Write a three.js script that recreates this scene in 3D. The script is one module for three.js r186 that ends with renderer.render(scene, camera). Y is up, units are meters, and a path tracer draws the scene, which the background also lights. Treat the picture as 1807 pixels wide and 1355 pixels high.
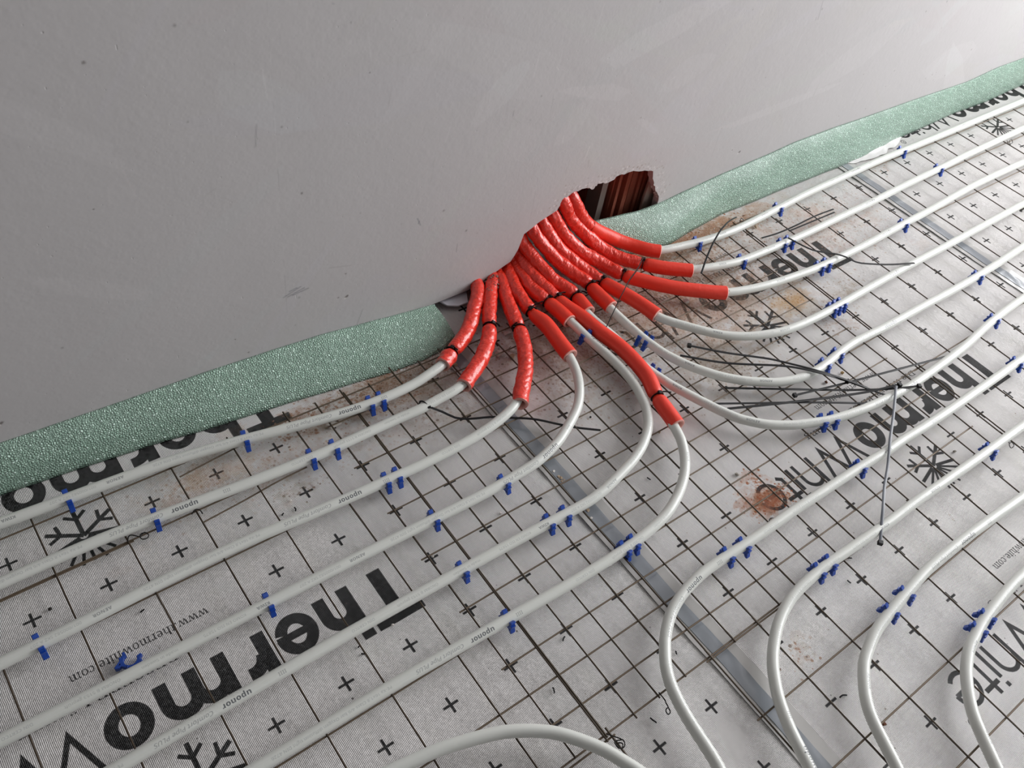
import * as THREE from 'three';
import { mergeGeometries, mergeVertices } from 'three/addons/utils/BufferGeometryUtils.js';
import { RoundedBoxGeometry } from 'three/addons/geometries/RoundedBoxGeometry.js';
import { ConvexGeometry } from 'three/addons/geometries/ConvexGeometry.js';
import { RectAreaLightUniformsLib } from 'three/addons/lights/RectAreaLightUniformsLib.js';

// ------------------------------------------------------------------ camera, sky, daylight, exposure
const scene = new THREE.Scene();
const camera = new THREE.PerspectiveCamera(46.95, 1807 / 1355, 0.02, 50);
camera.position.set(0.0502, 1.1503, 0.8393);
camera.up.set(0.36463, 0.67084, -0.64577);
camera.lookAt(0.0502 + 0.48573, 1.1503 - 0.72871, 0.8393 - 0.48275);
const SKY = new THREE.Color(0.80, 0.90, 1.0);
scene.background = SKY;
scene.backgroundIntensity = 0.35;
RectAreaLightUniformsLib.init();
// daylight through the glazed opening of the right-hand wall and through the window behind the viewer
function daylight(w, h, power, colour, pos, look) {
  const l = new THREE.RectAreaLight(colour, power, w, h);
  l.position.set(...pos); l.lookAt(...look); scene.add(l); return l;
}
daylight(2.15, 2.00, 8.4, new THREE.Color(0.985, 0.985, 1.0), [3.54, 1.38, 1.13], [0, 1.38, 1.13]);
daylight(1.90, 1.20, 0.9, new THREE.Color(0.985, 0.985, 1.0), [1.2, 1.55, 3.58], [1.2, 1.55, 0]);
const renderer = new THREE.WebGLRenderer({ antialias: true });
renderer.toneMapping = THREE.LinearToneMapping;
renderer.toneMappingExposure = 1.07;
renderer.shadowMap.enabled = true;

// ------------------------------------------------------------------ traced layout (metres; x along the wall, y up, z away from the wall)
const PIPE = [], SLEEVE = [], CLIP = [], TIE = [], KNOT = [], LOOSE = [], CRUMB = [], SLIVER = [];
let TAIL11, OFFCUT, CHIP;
PIPE[1] = [[.715,.031,0],[.68,.03,.008],[.652,.028,.012],[.6,.027,.014],[.556,.026,.012],[.504,.026,.006],[.422,.026,-.008],[.335,.026,-.024],[.248,.026,-.036],[.188,.026,-.041],[.048,.026,-.048],[-.052,.026,-.055]];
PIPE[2] = [[.712,.031,.058],[.661,.029,.063],[.633,.028,.065],[.581,.026,.063],[.449,.026,.064],[.337,.026,.059],[.254,.026,.053],[.17,.026,.047],[.114,.026,.044],[.038,.026,.043],[-.078,.026,.044]];
PIPE[3] = [[.771,.031,.139],[.737,.029,.15],[.697,.028,.157],[.666,.027,.16],[.605,.026,.162],[.557,.026,.162],[.481,.026,.16],[.386,.026,.156],[.286,.026,.15],[.234,.026,.149],[.186,.026,.149],[.03,.026,.154],[-.106,.026,.156]];
PIPE[4] = [[.928,.031,.098],[.918,.03,.128],[.905,.029,.152],[.888,.027,.175],[.868,.027,.194],[.855,.026,.203],[.838,.026,.213],[.795,.026,.235],[.765,.026,.245],[.73,.026,.253],[.698,.026,.256],[.626,.026,.259],[.49,.026,.257],[.354,.026,.255],[.199,.026,.254],[.043,.026,.253],[-.113,.026,.251]];
PIPE[5] = [[.99,.031,.035],[.992,.029,.071],[.998,.027,.13],[.999,.026,.162],[.997,.026,.182],[.994,.026,.202],[.989,.026,.221],[.982,.026,.24],[.974,.026,.258],[.965,.026,.271],[.955,.026,.284],[.941,.026,.297],[.924,.026,.309],[.907,.026,.319],[.889,.026,.327],[.87,.026,.334],[.793,.026,.353],[.777,.026,.355],[.757,.026,.357],[.621,.026,.354],[.481,.026,.352],[.341,.026,.351],[.225,.026,.352],[.105,.026,.353],[-.015,.026,.355]];
PIPE[6] = [[.984,.031,.318],[.975,.03,.344],[.963,.029,.364],[.948,.028,.383],[.927,.027,.402],[.901,.026,.419],[.872,.026,.433],[.842,.026,.443],[.807,.026,.449],[.751,.026,.454],[.663,.026,.455],[.508,.026,.45],[.348,.026,.445],[.208,.026,.444],[.068,.026,.443]];
PIPE[7] = [[1.033,.031,.023],[1.039,.028,.103],[1.039,.026,.163],[1.042,.026,.194],[1.048,.026,.222],[1.053,.026,.241],[1.082,.026,.316],[1.094,.026,.341],[1.106,.026,.362],[1.119,.026,.377],[1.133,.026,.391],[1.148,.026,.403],[1.169,.026,.416],[1.19,.026,.427],[1.22,.026,.439],[1.246,.026,.449],[1.269,.026,.455],[1.324,.026,.466],[1.404,.026,.475],[1.464,.026,.478],[1.52,.026,.477],[1.66,.026,.47],[1.775,.026,.457],[1.851,.026,.451],[1.955,.026,.447],[2.043,.026,.444],[2.135,.026,.442]];
PIPE[8] = [[1.083,.031,.038],[1.088,.027,.122],[1.092,.027,.153],[1.098,.026,.176],[1.105,.026,.195],[1.113,.026,.213],[1.123,.026,.231],[1.136,.026,.251],[1.153,.026,.273],[1.167,.026,.287],[1.185,.026,.303],[1.208,.026,.319],[1.232,.026,.334],[1.254,.026,.343],[1.273,.026,.349],[1.3,.026,.354],[1.336,.026,.355],[1.364,.026,.353],[1.427,.026,.345],[1.463,.026,.343],[1.567,.026,.347],[1.683,.026,.348],[1.799,.026,.35],[1.887,.026,.35],[1.971,.026,.348],[2.066,.026,.344],[2.162,.026,.34],[2.246,.026,.338],[2.33,.026,.335]];
PIPE[9] = [[1.153,.031,.099],[1.184,.029,.14],[1.205,.028,.164],[1.234,.026,.192],[1.26,.026,.211],[1.288,.026,.226],[1.318,.026,.237],[1.352,.026,.247],[1.388,.026,.252],[1.424,.026,.254],[1.488,.026,.255],[1.628,.026,.251],[1.767,.026,.248],[1.911,.026,.247],[2.059,.026,.245],[2.207,.026,.243],[2.355,.026,.241],[2.503,.026,.24]];
PIPE[10] = [[1.329,.031,.112],[1.382,.029,.127],[1.433,.027,.136],[1.465,.026,.14],[1.557,.026,.149],[1.601,.026,.151],[1.7,.026,.151],[1.768,.026,.15],[1.9,.026,.145],[2.032,.026,.141],[2.188,.026,.133],[2.26,.026,.131],[2.356,.026,.131],[2.452,.026,.132],[2.572,.026,.134],[2.692,.026,.137]];
PIPE[11] = [[1.316,.031,.025],[1.382,.028,.043],[1.409,.027,.048],[1.437,.026,.052],[1.505,.026,.055],[1.625,.026,.057],[1.693,.026,.056],[1.801,.026,.053],[1.913,.026,.051],[2.005,.026,.047],[2.1,.026,.044],[2.228,.026,.041],[2.328,.026,.037],[2.432,.026,.035],[2.536,.026,.033],[2.644,.026,.031],[2.764,.026,.03],[2.888,.026,.029]];
PIPE[12] = [[1.298,.031,-.053],[1.361,.028,-.042],[1.405,.027,-.036],[1.453,.026,-.032],[1.505,.026,-.03],[1.577,.026,-.033],[1.717,.026,-.043],[1.772,.026,-.047],[1.86,.026,-.05],[1.952,.026,-.053],[2.096,.026,-.057],[2.221,.026,-.057],[2.345,.026,-.057],[2.501,.026,-.058],[2.661,.026,-.059],[2.821,.026,-.06],[2.933,.026,-.06],[3.049,.026,-.059]];
PIPE[13] = [[.625,.026,.798],[.636,.026,.76],[.645,.026,.7],[.651,.026,.673],[.66,.026,.647],[.672,.026,.626],[.682,.026,.614],[.696,.026,.599],[.711,.026,.587],[.724,.026,.578],[.738,.026,.57],[.753,.026,.564],[.772,.026,.558],[.792,.026,.554],[.819,.026,.55],[.847,.026,.549],[.943,.026,.55],[1.039,.026,.549],[1.119,.026,.55],[1.203,.026,.551],[1.283,.026,.554],[1.335,.026,.554],[1.395,.026,.556],[1.482,.026,.557],[1.626,.026,.556],[1.77,.026,.554],[1.854,.026,.553],[1.938,.026,.55]];
PIPE[14] = [[.725,.026,.866],[.737,.026,.836],[.751,.026,.795],[.759,.026,.776],[.774,.026,.748],[.793,.026,.723],[.804,.026,.711],[.819,.026,.698],[.849,.026,.678],[.867,.026,.669],[.882,.026,.663],[.912,.026,.654],[.952,.026,.649],[.996,.026,.647],[1.076,.026,.649],[1.16,.026,.651],[1.248,.026,.651],[1.332,.026,.653],[1.416,.026,.655],[1.524,.026,.656],[1.632,.026,.658],[1.74,.026,.659]];
PIPE[15] = [[.825,.026,.934],[.84,.026,.901],[.863,.026,.846],[.871,.026,.832],[.883,.026,.817],[.904,.026,.798],[.923,.026,.784],[.949,.026,.773],[.979,.026,.763],[1.014,.026,.757],[1.114,.026,.745],[1.137,.026,.743],[1.169,.026,.742],[1.237,.026,.742],[1.305,.026,.744],[1.433,.026,.75],[1.564,.026,.755]];
PIPE[16] = [[.942,.026,1.013],[.982,.026,.944],[.993,.026,.927],[1.003,.026,.915],[1.021,.026,.898],[1.04,.026,.883],[1.06,.026,.871],[1.082,.026,.861],[1.109,.026,.854],[1.137,.026,.848],[1.233,.026,.838],[1.269,.026,.837],[1.305,.026,.837],[1.405,.026,.843]];
PIPE[17] = [[.217,.032,.533],[.253,.032,.534],[.281,.032,.537],[.312,.032,.542],[.348,.032,.549],[.379,.032,.558],[.405,.032,.567],[.427,.032,.576],[.448,.032,.588],[.468,.032,.602],[.483,.032,.615],[.496,.032,.63],[.508,.032,.646],[.521,.032,.666],[.533,.032,.692],[.542,.032,.714],[.552,.032,.744]];
SLEEVE[1] = { tie: [0.189], path: [[.889,.032,-.139],[.836,.032,-.078],[.822,.032,-.064],[.81,.031,-.054],[.794,.031,-.042],[.78,.031,-.033],[.766,.031,-.026],[.748,.031,-.018],[.731,.031,-.007],[.717,.031,0]] };
SLEEVE[2] = { tie: [0.136], path: [[.93,.032,-.145],[.904,.032,-.115],[.864,.032,-.065],[.841,.031,-.032],[.82,.031,-.008],[.799,.031,.011],[.78,.031,.025],[.763,.031,.035],[.721,.031,.059]] };
SLEEVE[3] = { tie: [0.139], path: [[.943,.032,-.137],[.917,.032,-.079],[.885,.031,.006],[.871,.031,.035],[.858,.031,.055],[.836,.031,.084],[.805,.031,.115],[.781,.031,.141]] };
SLEEVE[4] = { tie: [0.131], path: [[.971,.036,-.158],[.953,.034,-.109],[.947,.034,-.09],[.944,.033,-.075],[.938,.032,-.031],[.938,.032,-.02],[.942,.031,0],[.942,.031,.016],[.934,.031,.067],[.931,.031,.095]] };
SLEEVE[5] = { tie: [0.119], path: [[.987,.042,-.158],[.981,.038,-.119],[.978,.035,-.087],[.983,.032,-.044],[.987,.031,-.017],[.988,.031,-.001],[.988,.031,.023]] };
SLEEVE[6] = { tie: [0.124, 0.418], path: [[.998,.053,-.158],[.996,.047,-.126],[.996,.042,-.099],[.998,.039,-.079],[1.002,.036,-.056],[1.004,.033,-.032],[1.008,.032,-.008],[1.017,.031,.027],[1.021,.031,.071],[1.029,.031,.118],[1.03,.031,.142],[1.028,.031,.175],[1.024,.031,.202],[1.019,.031,.218],[1.008,.031,.243],[1.004,.031,.255],[.991,.031,.318]] };
SLEEVE[7] = { tie: [0.148], path: [[1.006,.08,-.158],[1.013,.061,-.124],[1.017,.053,-.106],[1.021,.047,-.091],[1.03,.038,-.066],[1.039,.034,-.049],[1.042,.033,-.042],[1.044,.032,-.035],[1.044,.031,-.023],[1.037,.031,.021]] };
SLEEVE[8] = { tie: [0.163], path: [[1.025,.106,-.158],[1.038,.081,-.136],[1.052,.062,-.114],[1.061,.052,-.1],[1.069,.045,-.088],[1.076,.039,-.075],[1.083,.035,-.062],[1.088,.033,-.051],[1.09,.031,-.04],[1.088,.031,-.016],[1.087,.031,.032]] };
SLEEVE[9] = { tie: [0.173], path: [[1.048,.115,-.158],[1.06,.087,-.138],[1.066,.076,-.128],[1.073,.066,-.118],[1.084,.055,-.105],[1.092,.048,-.093],[1.101,.041,-.081],[1.108,.036,-.068],[1.113,.033,-.057],[1.118,.031,-.038],[1.138,.031,.023],[1.146,.031,.054],[1.153,.031,.094]] };
SLEEVE[10] = { tie: [0.204], path: [[1.07,.127,-.158],[1.079,.108,-.149],[1.086,.095,-.142],[1.096,.081,-.132],[1.104,.07,-.123],[1.116,.058,-.112],[1.129,.048,-.1],[1.142,.04,-.088],[1.152,.035,-.077],[1.156,.033,-.07],[1.161,.032,-.059],[1.169,.031,-.036],[1.174,.031,-.026],[1.184,.031,-.013],[1.218,.031,.026],[1.241,.031,.049],[1.269,.031,.072],[1.295,.031,.091],[1.328,.031,.113]] };
SLEEVE[11] = { tie: [0.24], path: [[1.093,.15,-.158],[1.105,.126,-.153],[1.112,.112,-.149],[1.121,.1,-.145],[1.134,.085,-.14],[1.147,.072,-.132],[1.158,.059,-.122],[1.171,.047,-.111],[1.181,.04,-.101],[1.19,.035,-.09],[1.204,.031,-.071],[1.247,.031,-.023],[1.271,.031,-.002],[1.313,.031,.028]] };
SLEEVE[12] = { tie: [], path: [[1.116,.152,-.158],[1.136,.114,-.149],[1.145,.101,-.145],[1.155,.089,-.141],[1.166,.079,-.137],[1.182,.067,-.132],[1.198,.057,-.127],[1.214,.048,-.12],[1.224,.042,-.116],[1.233,.038,-.11],[1.248,.033,-.098],[1.262,.031,-.083],[1.277,.031,-.065],[1.295,.031,-.05]] };
CLIP[1] = [[.1,-.045,3.103],[.359,-.02,2.969],[.564,.013,3.083],[.584,.014,3.123]];
CLIP[2] = [[.19,.048,3.066],[.429,.063,3.117],[.469,.064,3.134]];
CLIP[3] = [[-.002,.155,-3.128],[.505,.161,3.108],[.525,.161,3.106]];
CLIP[4] = [[.263,.254,3.14],[.53,.257,3.124],[.662,.258,-3.102]];
CLIP[5] = [[.992,.067,-1.494],[.709,.356,3.103],[.677,.355,3.137],[.517,.353,3.133]];
CLIP[6] = [[.767,.453,-3.08],[.747,.454,-3.106],[.527,.451,3.108]];
CLIP[7] = [[1.042,.191,-1.419],[1.044,.206,-1.38],[1.239,.446,-.322],[1.262,.453,-.267],[1.807,.454,.079]];
CLIP[8] = [[1.088,.122,-1.486],[1.09,.137,-1.437],[1.36,.353,.096],[1.407,.347,.13],[1.907,.35,.018]];
CLIP[9] = [[1.504,.254,.013],[1.52,.254,.016],[1.536,.254,.019]];
CLIP[10] = [[1.589,.151,-.038],[1.613,.151,-.007],[1.908,.145,.036]];
CLIP[11] = [[1.445,.052,-.084],[1.573,.056,-.015],[1.597,.057,-.014],[2.208,.041,.021]];
CLIP[12] = [[1.397,-.037,-.12],[1.669,-.04,.084],[2.184,-.058,-.006]];
CLIP[13] = [[.879,.549,-.01],[.915,.55,-.002],[1.215,.551,-.026],[1.73,.555,.007]];
CLIP[14] = [[.984,.647,.015],[1.012,.647,-.021],[1.468,.656,0]];
CLIP[15] = [[1.026,.755,.12],[1.074,.75,.12]];
CLIP[16] = [[1.121,.851,.19],[1.153,.846,.125]];
TIE[1] = [[.642,.032,.07],[.659,.025,.086],[.673,.021,.105],[.682,.02,.112],[.696,.02,.12],[.726,.02,.133],[.747,.017,.143],[.757,.016,.149],[.788,.02,.174],[.817,.019,.202],[.841,.017,.223],[.875,.018,.251]];
TIE[2] = [[1.158,.024,.182],[1.208,.022,.228],[1.251,.022,.264],[1.277,.024,.289],[1.294,.026,.311],[1.313,.036,.35],[1.324,.037,.366],[1.334,.036,.377],[1.36,.03,.402],[1.388,.024,.436]];
TIE[3] = [[1.127,.02,.19],[1.191,.022,.25],[1.271,.034,.316],[1.291,.036,.335],[1.312,.038,.36],[1.328,.037,.377],[1.356,.028,.398],[1.365,.026,.406],[1.411,.02,.467]];
TIE[4] = [[1.144,.02,.294],[1.251,.02,.358],[1.318,.018,.396],[1.349,.018,.414],[1.382,.022,.436],[1.42,.031,.464],[1.469,.038,.491]];
TIE[5] = [[1.247,.022,.375],[1.351,.023,.403],[1.455,.026,.43],[1.61,.026,.467]];
TIE[6] = [[1.09,.02,.307],[1.17,.02,.351],[1.254,.02,.397],[1.363,.02,.462]];
TIE[7] = [[1.11,.02,.332],[1.198,.022,.371],[1.272,.022,.401],[1.346,.024,.431],[1.387,.028,.448],[1.439,.036,.468]];
TIE[8] = [[1.427,.039,.467],[1.366,.037,.507],[1.3,.039,.546],[1.254,.034,.578],[1.237,.034,.588],[1.212,.034,.602],[1.168,.037,.63],[1.149,.035,.643],[1.113,.03,.669]];
TIE[9] = [[1.584,.04,.057],[1.592,.041,.092],[1.599,.041,.11],[1.603,.041,.117],[1.612,.041,.126],[1.639,.04,.146],[1.647,.04,.155],[1.653,.04,.164],[1.661,.039,.185],[1.668,.039,.194],[1.685,.039,.206],[1.729,.038,.23],[1.788,.038,.255]];
TIE[10] = [[1.554,.02,.015],[1.597,.021,.021],[1.633,.024,.024],[1.665,.026,.025],[1.725,.028,.024],[1.788,.03,.028]];
TIE[11] = [[1.631,.022,.029],[1.783,.028,.036]];
TIE[12] = [[1.316,.04,.051],[1.349,.047,.029],[1.386,.055,.007],[1.415,.057,-.008],[1.44,.057,-.02],[1.462,.054,-.029],[1.487,.047,-.04],[1.522,.034,-.054],[1.56,.018,-.068]];
TAIL11 = [[1.22,.056,-.03],[1.188,.066,-.009],[1.164,.071,.005],[1.138,.075,.018],[1.117,.076,.029],[1.104,.074,.037],[1.087,.068,.046],[1.035,.04,.075]];
KNOT[1] = [[.144,.018,.061],[.148,.021,.055],[.151,.022,.055],[.155,.022,.058],[.161,.021,.063],[.168,.02,.059],[.171,.019,.061],[.172,.018,.065],[.17,.018,.068],[.166,.019,.069],[.162,.019,.067],[.161,.02,.064],[.163,.021,.06],[.17,.022,.061]];
KNOT[2] = [[.542,.02,.65],[.553,.023,.667],[.554,.023,.671],[.552,.022,.675],[.549,.021,.676],[.546,.019,.675],[.544,.018,.671],[.545,.017,.667],[.549,.019,.668],[.551,.021,.671],[.549,.023,.674],[.545,.023,.676],[.543,.023,.673],[.544,.021,.664],[.556,.02,.668]];
KNOT[3] = [[.64,.02,.648],[.638,.024,.659],[.636,.024,.666],[.634,.02,.677],[.631,.018,.677],[.631,.017,.674],[.634,.017,.67],[.638,.018,.67]];
KNOT[4] = [[.236,.018,.063],[.242,.021,.06],[.245,.022,.061],[.248,.022,.064],[.25,.018,.07]];
KNOT[5] = [[2.546,.02,.042],[2.528,.023,.056],[2.526,.024,.06],[2.528,.024,.06],[2.541,.023,.059],[2.55,.022,.056],[2.565,.02,.045],[2.565,.02,.044],[2.563,.02,.044],[2.549,.021,.047],[2.543,.021,.051],[2.535,.02,.06]];
KNOT[6] = [[1.536,.018,.661],[1.524,.021,.665],[1.521,.022,.667],[1.518,.021,.67],[1.517,.02,.674],[1.52,.02,.675],[1.524,.021,.675],[1.528,.021,.673],[1.531,.02,.669],[1.531,.02,.667],[1.523,.022,.667]];
KNOT[7] = [[1.557,.016,-.054],[1.561,.022,-.056],[1.563,.022,-.053],[1.565,.02,-.051],[1.564,.016,-.051],[1.557,.018,-.054]];
LOOSE[1] = [[.249,.012,-.013],[.307,.012,-.019],[.351,.014,-.022]];
LOOSE[2] = [[.246,.012,.08],[.318,.012,.074],[.366,.017,.072],[.418,.016,.069]];
CRUMB.push([1.264,0.073,13,'w'],[1.031,0.438,7,'g'],[0.759,0.270,5,'w'],[0.760,0.283,5,'s'],[0.761,0.287,6,'s'],[0.766,0.288,4,'s'],[0.759,0.292,5,'s'],[0.764,0.293,4,'s'],[0.891,0.210,4,'d'],[0.885,-0.029,12,'w'],[0.866,0.009,9,'w'],[0.838,0.008,14,'w'],[0.935,0.010,7,'s'],[0.753,-0.009,8,'s'],[0.856,0.026,11,'s'],[0.024,0.097,5,'d'],[1.351,0.376,7,'b'],[1.401,0.376,7,'y'],[1.433,0.617,6,'g'],[1.595,-0.033,8,'s'],[0.395,0.362,4,'w'],[0.636,0.290,5,'w'],[0.503,0.299,4,'w'],[0.759,0.359,7,'s'],[0.755,0.373,5,'w'],[0.976,0.299,6,'s'],[0.890,0.857,7,'b'],[0.372,0.103,4,'w'],[1.078,0.008,6,'w'],[1.188,0.018,4,'w'],[1.432,0.617,5,'g'],[1.325,0.736,3,'d']);
SLIVER.push([0.529,0.557,0.526,0.565],[0.615,0.664,0.618,0.674],[0.713,0.613,0.711,0.618],[0.889,0.361,0.891,0.368],[0.867,0.796,0.879,0.800],[1.063,0.652,1.073,0.657],[0.119,0.164,0.125,0.162],[0.349,0.121,0.353,0.118],[0.371,0.117,0.370,0.124],[1.033,0.679,1.034,0.686],[0.584,0.512,0.591,0.508],[0.758,0.255,0.769,0.268],[0.338,0.365,0.341,0.364],[0.337,0.375,0.341,0.378]);
OFFCUT = [[.815,-.153],[.831,-.155],[.875,-.153],[.861,-.128],[.839,-.128],[.821,-.139]];
CHIP = [[.488,.001],[.501,.001],[.512,.009],[.493,.01]];
const PRINT_AT = [0, -0.233, -0.643, -0.499, -0.343, -1.114, -0.913, 0, 0, 0, 0, 0, 0, 0.427, 1.142, 0.618, 0.681, 0];const WALLMARK = { pencil: [[0.495,0.166,0.527,0.177],[0.502,0.164,0.533,0.172],[0.510,0.164,0.540,0.168],[0.505,0.174,0.520,0.177],[0.747,0.232,0.745,0.226],[0.742,0.239,0.750,0.221]], crack: [[1.689,0.460,1.698,0.418],[1.689,0.425,1.690,0.418],[0.833,0.152,0.833,0.132],[0.641,0.077,0.630,0.045],[0.917,0.387,0.918,0.398],[0.474,0.484,0.470,0.449],[0.587,0.628,0.591,0.626]], pit: [[1.597,0.132,0.0040],[1.567,0.145,0.0020],[1.500,0.216,0.0015],[0.609,0.120,0.0040],[0.607,0.171,0.0020],[0.593,0.124,0.0020],[0.063,0.114,0.0040],[0.251,0.419,0.0015],[0.428,0.074,0.0020],[0.409,0.113,0.0015],[2.332,0.163,0.0020],[2.348,0.166,0.0012],[2.304,0.159,0.0014],[2.068,0.127,0.0016],[1.955,0.134,0.0014]] };
const TIEL = [null, ['black tie near the end of the leftmost red sleeve'], ['black tie around the second red sleeve from the left'], ['black tie pinching the waist of the third red sleeve'], ['black tie at the top of the carrot-shaped red sleeve end'], ['black tie where the short open-ended sleeve leaves the bundle'], ['black tie where the long red sleeve leaves the bundle', 'black tie near the ragged far end of the long red sleeve'], ['black tie on the sleeve that ends just right of the long one'], ['black tie above the flared open sleeve end'], ['black tie on the sleeve third above the long one, flush without a tail'], ['black tie on the long smooth sleeve over the lettering'], ['black tie with a long tail standing up over the lower sleeves'], []];
const CRL = ['largest white plaster chip, under the long smooth red sleeve', 'pale grey bead left of the rust stain on the foil', 'white round bead on the grey tape joint', 'sandy crumb at the back of the pile on the grey tape', 'largest sandy crumb of the pile on the grey tape', 'sandy crumb at the left of the pile on the grey tape', 'sandy crumb at the front of the pile on the grey tape', 'sandy crumb at the right of the pile on the grey tape', 'dark speck beyond the tail end of the long trailing tie', 'white plaster lump between the second and third red sleeves', 'white plaster flake beside the third red sleeve', 'flat white plaster flake between second and third red sleeves, nearer the viewer', 'sandy crumb under the carrot-shaped red sleeve', 'sandy crumb beside the end of the leftmost red sleeve', 'sandy lump left of the third red sleeve', 'dark bead on the foil beside a printed cross at the left edge', 'brown crumb under the loose black ties', 'ochre crumb beside the clips above the loose black ties', 'grey pebble right of the printed snowflake near the right edge', 'sandy pebble between the two topmost pipes', 'white bead on the black letter bar at the bottom', 'white bead in the small-square mesh between the fourth and fifth left pipes', 'white bead on a wire crossing between the fourth and fifth left pipes', 'sandy crumb on the grey tape beside the fifth left pipe', 'white crumb on the grey tape, just before the fifth left pipe', 'sandy crumb beside the bend of the fifth left pipe', 'brown crumb by the third lower right loop', 'white crumb beside a printed cross between the left pipes', 'white crumb beside the short sleeve end', 'white crumb below the smooth red sleeve', 'smaller grey pebble touching the pebble by the snowflake', 'dark speck on the third lower right loop pipe side'];
const SVL = ['black tie offcut lying in a small mesh square near the bottom', 'black tie offcut left of the first lower right loop', 'tiny black tie offcut inside the first lower right loop', 'black tie offcut beside the bend of the fifth left pipe', 'thin black offcut inside the second lower right loop', 'curved black offcut beside the clips of the second lower right loop', 'small black offcut above the printed web address', 'dark offcut among the crumbs below the second left pipe', 'upright dark offcut among the crumbs below the second left pipe', 'small black offcut below the clips of the second lower right loop', 'black offcut at a mesh crossing near the bottom', 'black offcut lying on the grey tape joint', 'tiny black offcut beside a mesh wire near the bottom left', 'black offcut crossing a printed mark near the bottom left'];

// ------------------------------------------------------------------ helpers
const V = (a) => new THREE.Vector3(a[0], a[1], a[2]);
function rng(seed) { let a = seed >>> 0; return () => { a = (a + 0x6D2B79F5) >>> 0; let t = a; t = Math.imul(t ^ (t >>> 15), t | 1); t ^= t + Math.imul(t ^ (t >>> 7), t | 61); return ((t ^ (t >>> 14)) >>> 0) / 4294967296; }; }
const used = new Map();
function numbered(name) { const n = used.get(name) || 0; used.set(name, n + 1); return n ? name + '_' + String(n).padStart(3, '0') : name; }
function tag(o, label, category, group, kind) { if (label) o.userData.label = label; if (category) o.userData.category = category; if (group) o.userData.group = group; if (kind) o.userData.kind = kind; return o; }
function part(name, geo, mat, parent) { const m = new THREE.Mesh(geo, mat); m.name = name; m.castShadow = m.receiveShadow = true; (parent || scene).add(m); return m; }
function solo(name, geo, mat, label, category, group) { return tag(part(numbered(name), geo, mat), label, category, group); }
function thing(name, label, category, group, pos, turn) { const g = new THREE.Group(); g.name = numbered(name); scene.add(g); if (pos) g.position.set(...pos); if (turn) g.rotation.y = turn; return tag(g, label, category, group); }
function struct(name, geo, mat) { return tag(part(name, geo, mat), null, null, null, 'structure'); }
function boxAt(x0, x1, y0, y1, z0, z1) { const g = new THREE.BoxGeometry(x1 - x0, y1 - y0, z1 - z0); g.translate((x0 + x1) / 2, (y0 + y1) / 2, (z0 + z1) / 2); return g; }
const h2 = (x, y, s) => { let n = Math.imul(x, 374761393) + Math.imul(y, 668265263) + Math.imul(s, 1274126177); n = Math.imul(n ^ (n >>> 13), 1274126177); return ((n ^ (n >>> 16)) >>> 0) / 4294967296; };
function vnoise(x, y, s = 1, per = 0) {
  const xi = Math.floor(x), yi = Math.floor(y), fx = x - xi, fy = y - yi, u = fx * fx * (3 - 2 * fx), v = fy * fy * (3 - 2 * fy);
  const w = per ? (k) => ((k % per) + per) % per : (k) => k;
  const a = h2(w(xi), w(yi), s), b = h2(w(xi + 1), w(yi), s), c = h2(w(xi), w(yi + 1), s), d = h2(w(xi + 1), w(yi + 1), s);
  return a + (b - a) * u + (c - a) * v + (a - b - c + d) * u * v;
}
function dataTex(n, f, srgb) {
  const d = new Uint8Array(n * n * 4);
  for (let y = 0; y < n; y++) for (let x = 0; x < n; x++) {
    const r = f(x / n, y / n), i = (y * n + x) * 4, a = Array.isArray(r) ? r : [r, r, r];
    for (let k = 0; k < 3; k++) d[i + k] = Math.max(0, Math.min(255, Math.round(a[k] * 255))); d[i + 3] = 255;
  }
  const t = new THREE.DataTexture(d, n, n); t.wrapS = t.wrapT = THREE.RepeatWrapping; t.magFilter = THREE.LinearFilter; t.minFilter = THREE.LinearMipmapLinearFilter; t.generateMipmaps = true;
  if (srgb) t.colorSpace = THREE.SRGBColorSpace; t.needsUpdate = true; return t;
}
function rep(t, rx, ry) { const c = t.clone(); c.repeat.set(rx, ry); c.needsUpdate = true; return c; }
function canvasTex(w, h, draw) { const c = document.createElement('canvas'); c.width = w; c.height = h; draw(c.getContext('2d'), w, h); const t = new THREE.CanvasTexture(c); t.colorSpace = THREE.SRGBColorSpace; t.magFilter = THREE.LinearFilter; t.anisotropy = 8; return t; }
const Y = new THREE.Vector3(0, 1, 0);
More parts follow.
